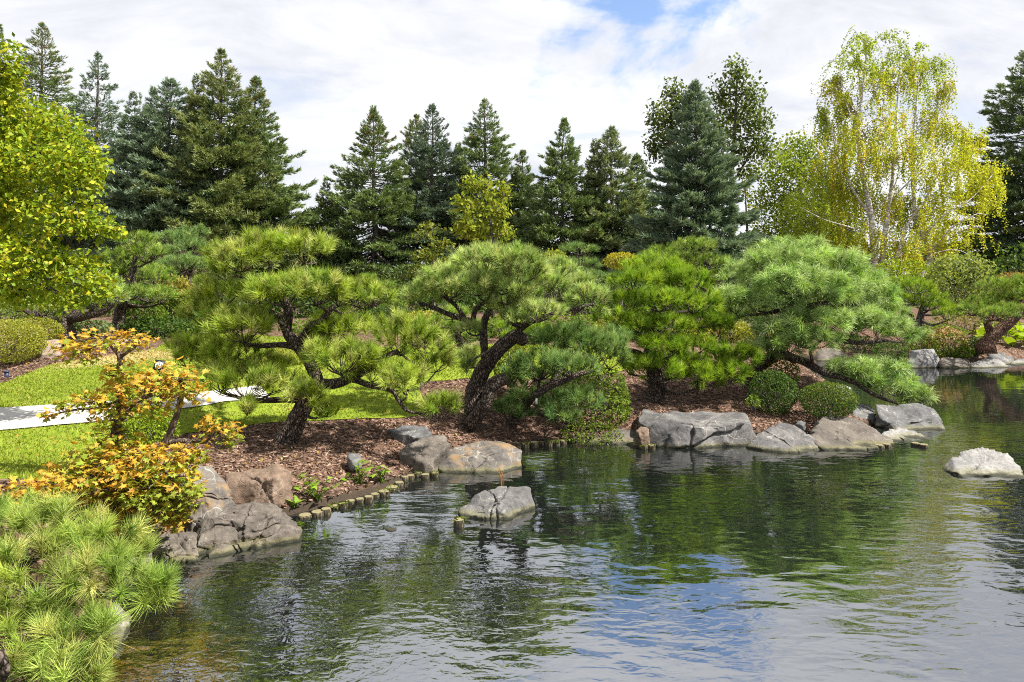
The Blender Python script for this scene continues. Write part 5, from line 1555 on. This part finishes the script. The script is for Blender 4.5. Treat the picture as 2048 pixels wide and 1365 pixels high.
mid = [(640, 662, 17.5, 60, 26), (705, 650, 18.5, 46, 24), (850, 648, 18, 55, 26), (930, 662, 17, 50, 24), (1010, 655, 17.5, 50, 26), (1090, 668, 16.5, 50, 22), (1235, 660, 16.5, 50, 26), (1310, 668, 16, 50, 24), (1160, 655, 18, 50, 26), (780, 640, 19, 50, 30), (1390, 668, 16, 44, 22)]
mw = ['behind the tall leftmost black pine, lower left', 'behind the crown of the leftmost black pine', 'behind the left arm of the leaning-trunk pine', 'seen past the leaning pine trunk, left side', 'behind the leaning pine trunk, right side', 'behind the drooping dark pine limb',
      'left of the vivid green pine', 'hidden behind the vivid green pine', 'below the dark ball-topped pine', 'below the small layered pine', 'right of the vivid green pine trunk']
for k, ((px, py, D, rx, ry), sx_) in enumerate(zip(mid, mw)):
    shrub('garden_shrub', 'low leafy green shrub ' + sx_, px, py, D, rx, ry, [SH_G, SH_D, SH_YG, SH_D][k % 4], 480 + k, 0.08, 1500, 0.3, group='shrubs on the rise behind the pines')
shrub('leafy_shrub', 'tall leafy green thicket directly behind the white birch stems', 1775, 545, 46, 120, 50, SH_G, 431, 0.24, 4200, 0.35, ground=1.0)
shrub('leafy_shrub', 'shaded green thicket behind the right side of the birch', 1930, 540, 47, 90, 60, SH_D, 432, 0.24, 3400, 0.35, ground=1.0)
shrub('round_bush', 'low dark bush under the white pine arm, left of the far dark round bush', 1715, 692, 23.5, 44, 20, SH_D, 433, 0.08, 1300, 0.25)
shrub('leafy_shrub', 'mid-green low shrub beneath the bare-stemmed far pine', 1850, 662, 24.5, 70, 16, SH_G, 434, 0.09, 1800, 0.35)
# understory along the back of the garden
back = [(30, 600, 30, 120, 40), (160, 590, 28, 90, 50), (330, 600, 27, 80, 40), (470, 575, 27, 90, 50), (590, 590, 27, 70, 40), (690, 590, 29, 80, 42), (790, 595, 30, 80, 40), (900, 590, 31, 80, 38), (1000, 590, 30, 80, 40),
        (1090, 590, 29, 70, 42), (1200, 590, 28, 80, 44), (1300, 595, 26, 70, 40), (1450, 600, 26, 80, 42), (1560, 605, 27, 80, 44), (1680, 600, 27, 80, 46), (1990, 600, 32, 90, 46), (2060, 540, 34, 70, 70)]
wh = ['at the left frame edge under the yellow-green tree', 'behind the flat-topped pine at left', 'behind the rounded tiered pine', 'under the tallest spruce of the left group', 'under the open sky gap', 'at the foot of the wide dark spruce',
      'behind the small layered pine', 'below the silvery spruce', 'below the young yellow-green tree', 'below the slender spruce', 'behind the golden-topped round shrub', 'at the foot of the short dark spruce', 'at the foot of the big dense spruce',
      'behind the white pine, left side', 'behind the white pine, right side', 'behind the brown-topped bush', 'at the right frame edge under the large conifer']
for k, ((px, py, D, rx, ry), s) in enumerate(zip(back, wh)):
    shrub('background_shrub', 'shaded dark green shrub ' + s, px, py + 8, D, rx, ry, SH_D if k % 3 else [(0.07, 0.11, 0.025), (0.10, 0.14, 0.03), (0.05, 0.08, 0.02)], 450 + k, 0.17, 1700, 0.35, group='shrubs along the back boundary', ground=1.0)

# ------------------------------------------------------------------ orange maple, leaf by leaf where it shows
def maple_leaf_mesh(rng, col_c, col_e):
    lob = [(0, 0.0), (0.16, 0.10), (0.50, 0.02), (0.30, 0.30), (0.62, 0.48), (0.28, 0.56), (0.14, 0.66), (0, 1.0)]
    right = [(a, b) for a, b in lob[1:-1]]
    outline = [lob[0]] + right + [lob[-1]] + [(-a, b) for a, b in reversed(right)]
    v = [(0, 0.36, 0.02)] + [(x, y, -0.26 * abs(x) ** 1.3 + 0.10 * y * y + rng.normal() * 0.06) for x, y in outline]
    n = len(outline)
    f = [(0, 1 + k, 1 + (k + 1) % n) for k in range(n)]
    c = [col_c] + [np.asarray(col_e) * rng.uniform(0.8, 1.2)] * n
    return np.array(v, float), np.array(f), np.array(c, float)

def maple():
    rng = np.random.default_rng(777)
    D = 6.35
    b0 = P(262, 985, D)
    t = thing('maple_tree', 'small maple with orange and green leaves on the near left bank', 'tree', (b0[0], b0[1], hz(b0[0], b0[1])))
    stems = [[(262, 1000, D, .05), (235, 930, D, .045), (228, 880, D, .04), (236, 840, D, .034), (240, 800, D, .03), (236, 760, D, .028), (240, 715, D, .024), (225, 695, D, .018), (212, 675, D, .012)],
             [(268, 1000, D, .05), (300, 905, D, .042), (330, 885, D, .038), (350, 840, D, .03), (362, 795, D, .024), (366, 760, D, .014)],
             [(228, 880, D, .03), (245, 835, D - .1, .026), (268, 808, D - .1, .02), (300, 790, D - .1, .012)],
             [(330, 885, D, .028), (370, 882, D, .022), (405, 884, D, .018), (430, 868, D, .012), (455, 852, D, .008)],
             [(240, 715, D, .018), (262, 700, D, .014), (280, 685, D, .008)],
             [(240, 800, D, .016), (200, 815, D - .1, .012), (150, 820, D - .15, .009), (95, 832, D - .15, .006)],
             [(262, 990, D, .03), (200, 960, D - .3, .02), (120, 970, D - .5, .012), (60, 985, D - .5, .008)],
             [(268, 990, D, .03), (320, 960, D - .4, .022), (370, 950, D - .5, .014)]]
    polys = []
    for k, s in enumerate(stems):
        pts = smoothpath(np.array([np.append(P(*q[:3]), q[3]) for q in s]), 6)
        g = Geo(); g.tube(pts[:, :3], pts[:, 3], 8, rough=0.15, seed=k)
        g.build('trunk' if k < 2 else 'branch', M['maple_bark'], t)
        polys.append(pts)
    wd = np.vstack(polys)
    # clusters: px, py, rx, ry, depth offset, leaf count, share of orange
    cl = [(205, 680, 70, 22, 0, 130, .85), (140, 695, 36, 20, 0, 50, .75), (265, 682, 36, 20, 0, 60, .9), (165, 712, 40, 14, 0, 40, .5),
          (262, 755, 45, 32, 0, 100, .75), (300, 775, 60, 34, -.1, 170, .85), (352, 760, 50, 36, 0, 150, .9), (228, 745, 24, 22, -.1, 40, .25), (200, 800, 60, 22, -.1, 110, .75), (130, 815, 34, 16, -.15, 45, .6), (95, 832, 14, 6, -.15, 14, .8),
          (300, 815, 50, 20, -.1, 70, .5), (240, 825, 40, 18, -.1, 50, .4), (372, 790, 40, 22, 0, 60, .7), (210, 845, 36, 16, -.1, 40, .55),
          (440, 862, 46, 22, 0, 75, .75), (462, 880, 16, 22, 0, 20, .3), (415, 850, 24, 16, 0, 24, .7),
          (225, 890, 60, 26, -.2, 130, .55), (190, 925, 62, 34, -.3, 170, .3), (300, 925, 80, 34, -.3, 260, .85), (370, 925, 34, 30, -.2, 70, .8), (320, 975, 70, 36, -.4, 260, .22), (250, 965, 70, 34, -.4, 230, .65),
          (360, 985, 40, 44, -.4, 110, .35), (210, 1005, 60, 30, -.4, 160, .85), (310, 1020, 55, 26, -.4, 120, .25), (350, 1040, 24, 20, -.4, 40, .75), (270, 1040, 40, 18, -.45, 70, .8), (150, 985, 60, 30, -.3, 110, .8),
          (90, 975, 50, 22, -.85, 80, .9), (40, 985, 50, 22, -.9, 70, .95), (120, 945, 40, 18, -.2, 55, .85), (240, 1065, 24, 14, -.5, 24, .9), (405, 905, 16, 26, -.2, 22, .6), (20, 1015, 40, 20, -1.1, 50, .95), (170, 960, 50, 26, -.5, 90, .7)]
    org = np.array([(0.58, 0.26, 0.03), (0.62, 0.36, 0.04), (0.52, 0.19, 0.025), (0.62, 0.44, 0.08), (0.60, 0.42, 0.12), (0.62, 0.40, 0.04)])
    grn = np.array([(0.26, 0.34, 0.04), (0.34, 0.38, 0.06), (0.17, 0.25, 0.03), (0.46, 0.44, 0.06)])
    protos = []
    for k in range(24):
        o_ = k % 2 == 0
        if o_:
            c0 = org[rng.integers(len(org))] * rng.uniform(0.7, 1.2); c1 = org[rng.integers(len(org))] * rng.uniform(0.55, 1.15)
            if rng.random() < 0.35:
                c0 = np.array((0.50, 0.46, 0.06))
        else:
            c0 = grn[rng.integers(len(grn))]; c1 = grn[rng.integers(len(grn))] if rng.random() < 0.8 else np.array((0.55, 0.36, 0.05))
        protos.append(maple_leaf_mesh(rng, c0, c1))
    items = []
    twg = Geo()
    for (px, py, rx, ry, dd, n, po) in cl:
        Dc = D + dd
        c = P(px, py, Dc)
        a, hh = rx * 1.25 * Dc / F, ry * 1.2 * Dc / F
        n = int(n * (1.25 if py < 880 else 1.6))
        d = nrm(rng.normal(size=(n, 3)))
        pos = c + d * (rng.random((n, 1)) ** 0.42) * np.array([a, a * 0.8, hh])
        at = wd[int(np.argmin(np.linalg.norm(wd[:, :3] - c, axis=1)))]
        for q in range(max(3, n // 14)):
            e = pos[rng.integers(n)]
            pth = smoothpath(np.vstack([at[:3], (at[:3] + e) / 2 + rng.normal(size=3) * 0.03, e]), 4)
            twg.tube(pth, np.linspace(min(at[3] * .6, 0.007), 0.0022, len(pth)), 4, cap=False)
        for p in pos:
            relz = (p[2] - c[2]) / hh
            o_ = rng.random() < np.clip(po - 0.22 + 0.4 * relz, 0.03, 0.97)
            k = int(rng.integers(12)) * 2 + (0 if o_ else 1)
            s = rng.uniform(0.038, 0.072)
            items.append((p, k, s, rng.uniform(0, 6.28), rng.normal() * 0.55, rng.normal() * 0.45 + 0.35))
    twg.build('twigs', M['maple_bark'], t, kind='stuff')
    order = sorted(range(len(items)), key=lambda q: items[q][0][1] - 0.9 * items[q][2] * 10 + rng.random() * 0.4)
    single = set(order[:300])
    org0 = parent_origin(t)
    meshes = [tri_mesh('leaf', v, f, c, M['leaf']) for v, f, c in protos]
    gl = Geo()
    from mathutils import Euler
    for q, (p, k, s, rz, rx_, ry_) in enumerate(items):
        e = Euler((rx_ - 0.25, ry_ - 0.2, rz))
        if q in single:
            o = link('leaf', meshes[k], t)
            o.location = tuple(p - org0); o.rotation_euler = e; o.scale = (s, s, s)
        else:
            v, f, c = protos[k]
            R_ = np.array(e.to_matrix())
            gl.add((v * s) @ R_.T + p, f, c)
    gl.build('foliage', M['leaf'], t, kind='stuff')
maple()

# ------------------------------------------------------------------ leafy shore plants (arrow-shaped leaves)
def shore_plant(label, px, py, n, spread, hgt_px, seed):
    rng = np.random.default_rng(seed)
    b = G(px, py)
    t = thing('shore_plant', label, 'plant', b, 'leafy plants on the mulch shore')
    me = []
    for k in range(4):
        c0 = np.array((0.19, 0.30, 0.03)) * rng.uniform(0.75, 1.2); c1 = c0 * 1.08
        v = np.array([(0, 0.1, 0), (0.34, -0.22, -.03), (0.30, 0.25, -.02), (0.10, 0.75, -.04), (0, 1.0, -.12), (-0.10, 0.75, -.04), (-0.30, 0.25, -.02), (-0.34, -0.22, -.03), (0, 0.5, 0.03)])
        f = [(8, 0, 1), (8, 1, 2), (8, 2, 3), (8, 3, 4), (8, 4, 5), (8, 5, 6), (8, 6, 7), (8, 7, 0)]
        c = np.vstack([np.tile(c1, (8, 1)), c0[None]])
        me.append(tri_mesh('leaf', v, np.array(f), c, M['leaf']))
    g = Geo()
    sc = b[1] / F
    for k in range(n):
        e = b + np.array([rng.uniform(-1, 1) * spread * sc, rng.uniform(-.5, .5) * spread * sc, rng.uniform(0.25, 1.0) * hgt_px * sc])
        pth = smoothpath(np.vstack([b + rng.normal(size=3) * [0.02, 0.02, 0], (b + e) / 2 + [0, 0, 0.03], e]), 4)
        g.tube(pth, np.linspace(0.005, 0.0025, len(pth)), 4, c=(0.15, 0.23, 0.03))
        o = link('leaf', me[k % 4], t)
        o.location = tuple(e - b)
        s = rng.uniform(13, 22) * sc
        o.scale = (s, s, s)
        o.rotation_euler = (rng.uniform(-0.1, 0.8), rng.uniform(-.4, .4), rng.uniform(0, 6.28))
    g.build('stalks', M['leaf'], t)
shore_plant('largest leafy shore plant, nearest the red-brown squared rock', 635, 1000, 20, 46, 48, 1)
shore_plant('middle leafy shore plant with a taller top shoot', 720, 968, 15, 28, 44, 2)
shore_plant('narrow leafy shore plant, right of the middle one', 764, 965, 12, 12, 34, 3)
shore_plant('tiny leafy sprout beside the dark wet log pile', 590, 1014, 5, 6, 10, 4)

def lotus_bed():
    rng = np.random.default_rng(9)
    b = P(2010, 700, 24)
    t = thing('lotus_bed', 'bed of bright broad lotus leaves beyond the far rocks at right', 'plant', (b[0], b[1], hz(b[0], b[1])))
    a = np.linspace(0, 2 * math.pi, 9)[:-1]
    me = []
    for k in range(3):
        c = np.array((0.24, 0.33, 0.02)) * rng.uniform(0.75, 1.2)
        v = np.vstack([[0, 0, -0.08], np.column_stack([np.cos(a), np.sin(a), 0.10 * np.cos(3 * a)])])
        me.append(tri_mesh('leaf', v, np.array([(0, 1 + i, 1 + (i + 1) % 8) for i in range(8)]), np.tile(c, (9, 1)), M['leaf']))
    g = Geo()
    for k in range(130):
        p = P(rng.uniform(1955, 2090), 700, rng.uniform(22.6, 26.5))
        gz = max(hz(p[0], p[1]), 0)
        p[2] = gz + rng.uniform(0.15, 0.5)
        o = link('leaf', me[k % 3], t)
        o.location = tuple(p - np.array(t.location))
        s = rng.uniform(0.10, 0.2); o.scale = (s, s, s)
        o.rotation_euler = (rng.uniform(-.2, .9), rng.uniform(-.5, .5), rng.uniform(0, 6))
        g.tube([[p[0], p[1], gz - 0.05], p], [0.008, 0.006], 3, c=(0.15, 0.23, 0.03))
    g.build('stalks', M['leaf'], t)
lotus_bed()

# dry reeds at the back of the peaked boulder
def reeds():
    rng = np.random.default_rng(5)
    b = W(1006, 972)
    t = thing('reed_tuft', 'little tuft of rusty dry reeds behind the peaked boulder', 'plant', b)
    for k in range(9):
        g = Geo()
        o_ = b + rng.normal(size=3) * [0.02, 0.02, 0]
        g.tube(smoothpath(np.vstack([o_ - [0, 0, .1], o_ + [0, 0, .1], o_ + [rng.normal() * .04, rng.normal() * .04, rng.uniform(.12, .24)]]), 3), [0.0025] * 6 + [0.001], 4)
        g.build('reed', M['reed'], t)
reeds()

# ------------------------------------------------------------------ small fixtures
def box(g, c, sx, sy, sz, R=None, col=None):
    v = np.array([(x, y, z) for x in (-1, 1) for y in (-1, 1) for z in (-1, 1)], float) * [sx / 2, sy / 2, sz / 2]
    if R is not None:
        v = v @ np.asarray(R).T
    f = [(0, 1, 3), (0, 3, 2), (4, 6, 7), (4, 7, 5), (0, 4, 5), (0, 5, 1), (2, 3, 7), (2, 7, 6), (0, 2, 6), (0, 6, 4), (1, 5, 7), (1, 7, 3)]
    g.add(v + c, f, col)

def sign():
    from mathutils import Euler
    c = P(318, 731, 10.6)
    gz = hz(c[0], c[1])
    t = thing('garden_sign', 'small black sign on a stake with a round white emblem beside the path', 'sign', (c[0], c[1], gz))
    R = np.array(Euler((-0.35, 0.14, 0.05)).to_matrix())
    s = 17 * c[1] / F
    g = Geo(); box(g, c, s * 1.12, 0.012, s * 1.25, R); g.build('panel', M['black'], t)
    g = Geo(); g.tube([[c[0], c[1] + 0.02, gz - 0.1], [c[0], c[1] + 0.015, c[2]]], [0.012, 0.012], 6); g.build('stake', M['black'], t)
    a = np.linspace(0, 2 * math.pi, 25)[:-1]
    def disc(r, cx, cz, off, nm, m, r2=None):
        g = Geo()
        loc = np.column_stack([cx + r * np.cos(a), np.full(24, off), cz + (r2 or r) * np.sin(a)])
        mid = np.array([[cx, off, cz]])
        g.add(np.vstack([loc, mid]) @ R.T + c, [(k, (k + 1) % 24, 24) for k in range(24)])
        g.build(nm, m, t)
    disc(s * 0.42, 0, 0, -0.009, 'emblem', M['white'])
    disc(s * 0.33, 0, 0, -0.0125, 'emblem_ring', M['black'])
    disc(s * 0.28, 0, -0.01 * s, -0.016, 'emblem_centre', M['white'])
    disc(s * 0.05, -s * 0.09, s * 0.10, -0.0195, 'emblem_mark', M['black'], s * 0.11)
    disc(s * 0.05, s * 0.07, s * 0.10, -0.0195, 'emblem_mark', M['black'], s * 0.11)
sign()

def path_light():
    c = P(13, 718, 12.2)
    t = thing('path_light', 'short dark blue cylindrical light in the mulch below the clipped shrub at left', 'light', (c[0], c[1], hz(c[0], c[1])))
    gz = hz(c[0], c[1])
    g = Geo(); g.tube([[c[0], c[1], gz - .05], [c[0], c[1], gz + .10]], [.035, .035], 12); g.build('body', M['blue_metal'], t)
    g = Geo(); g.tube([[c[0], c[1], gz + .10], [c[0], c[1], gz + .125], [c[0], c[1], gz + .135]], [.046, .046, .03], 12); g.build('cap', M['blue_metal'], t)
path_light()

def tree_tag():
    c = P(1073, 803, 10.05)
    t = thing('plant_tag', 'narrow white tag hanging from the low dark pine limb', 'tag', c)
    g = Geo(); box(g, c, 0.028, 0.004, 0.085); g.build('plate', M['white'], t)
    g = Geo(); g.tube([c + [0, 0, .04], c + [0.004, 0, .10]], [.0025, .0025], 4); g.build('wire', M['black'], t)
tree_tag()

# ------------------------------------------------------------------ ground cover: grass blades and bark chips
def grass():
    rng = np.random.default_rng(55)
    n = 150000
    D = rng.uniform(5.6, 19, n)
    x = (rng.uniform(-60, 1300, n) - 1024) / F * D
    q = np.column_stack([x, D])
    ok = inside(q, LAWN) & ~inside(q, PATH)
    q = q[ok]
    z = hgt(q)
    p = np.column_stack([q, z + 0.01])
    m = len(p)
    d = nrm(rng.normal(size=(m, 3)) * [.55, .55, .1] + [0, 0, 0.8])
    hgt_ = rng.uniform(0.025, 0.06, (m, 1))
    sd = nrm(np.cross(d, rng.normal(size=(m, 3)))) * (0.0012 * D[ok][:, None] ** 0.8)
    v = np.stack([p - sd, p + sd, p + d * hgt_], 1).reshape(-1, 3)
    col = pick(rng, [(0.16, 0.23, 0.016), (0.22, 0.285, 0.024), (0.28, 0.325, 0.04), (0.11, 0.175, 0.014), (0.32, 0.31, 0.08)], m)
    dr = np.linalg.norm((q - DRY[:2]) * [0.5, 1.0], axis=1) + 0.8 * fbm(np.column_stack([q * 1.3, q[:, 0] * 0]), 3, 8)
    dm = (rng.random(m) < np.clip(1.1 - dr, 0, 0.85))[:, None]
    col = np.where(dm, pick(rng, [(0.42, 0.31, 0.15), (0.36, 0.28, 0.12)], m), col)
    g = Geo(); g.add(v, np.arange(m * 3).reshape(-1, 3), np.repeat(col, 3, 0))
    g.build('grass', M['grass'], kind='stuff')
grass()

def chips():
    rng = np.random.default_rng(66)
    n = 90000
    D = rng.uniform(5.3, 14.5, n)
    x = (rng.uniform(-40, 1800, n) - 1024) / F * D
    q = np.column_stack([x, D])
    ok = ~inside(q, LAWN) & ~inside(q, POND_S) & ~inside(q, PATH)
    q = q[ok]
    dp = dist_poly(q, POND_S)
    q = q[dp > 0.05]
    z = hgt(q)
    m = len(q)
    p = np.column_stack([q, z + rng.uniform(0.0, 0.016, m)])
    d = nrm(rng.normal(size=(m, 3)) * [1, 1, .30])
    nn = nrm(rng.normal(size=(m, 3)) * .5 + [0, 0, 1])
    sd = nrm(np.cross(d, nn))
    ln = rng.uniform(0.012, 0.036, (m, 1)); wd = rng.uniform(0.005, 0.011, (m, 1))
    v = np.stack([p - d * ln - sd * wd, p + d * ln - sd * wd * .6, p + d * ln + sd * wd, p - d * ln + sd * wd * .7], 1).reshape(-1, 3)
    col = pick(rng, [(0.085, 0.048, 0.032), (0.14, 0.085, 0.058), (0.21, 0.13, 0.09), (0.33, 0.235, 0.175), (0.05, 0.03, 0.021), (0.11, 0.07, 0.05)], m)
    i = np.arange(m)[:, None] * 4
    g = Geo(); g.add(v, np.concatenate([i + [0, 1, 2], i + [0, 2, 3]]), np.repeat(col, 4, 0))
    g.build('bark_chips', M['chip'], kind='stuff')
chips()

def fallen():
    rng = np.random.default_rng(88)
    n = 380
    D = rng.uniform(5.6, 14, n)
    q = np.column_stack([(rng.uniform(0, 1000, n) - 1024) / F * D, D])
    q = q[~inside(q, POND_S)]
    p = np.column_stack([q, hgt(q) + 0.03])
    g = Geo()
    leaf_quads(g, rng, p, 0.05, [(0.5, 0.33, 0.08), (0.42, 0.22, 0.05), (0.5, 0.42, 0.14), (0.3, 0.16, 0.06)], 2.0, fold=0.8)
    g.build('fallen_leaves', M['leaf'], kind='stuff')
fallen()
print('TRIANGLES', sum(len(o.data.polygons) for o in SC.objects if o.type == 'MESH'), 'objects', len(SC.objects))
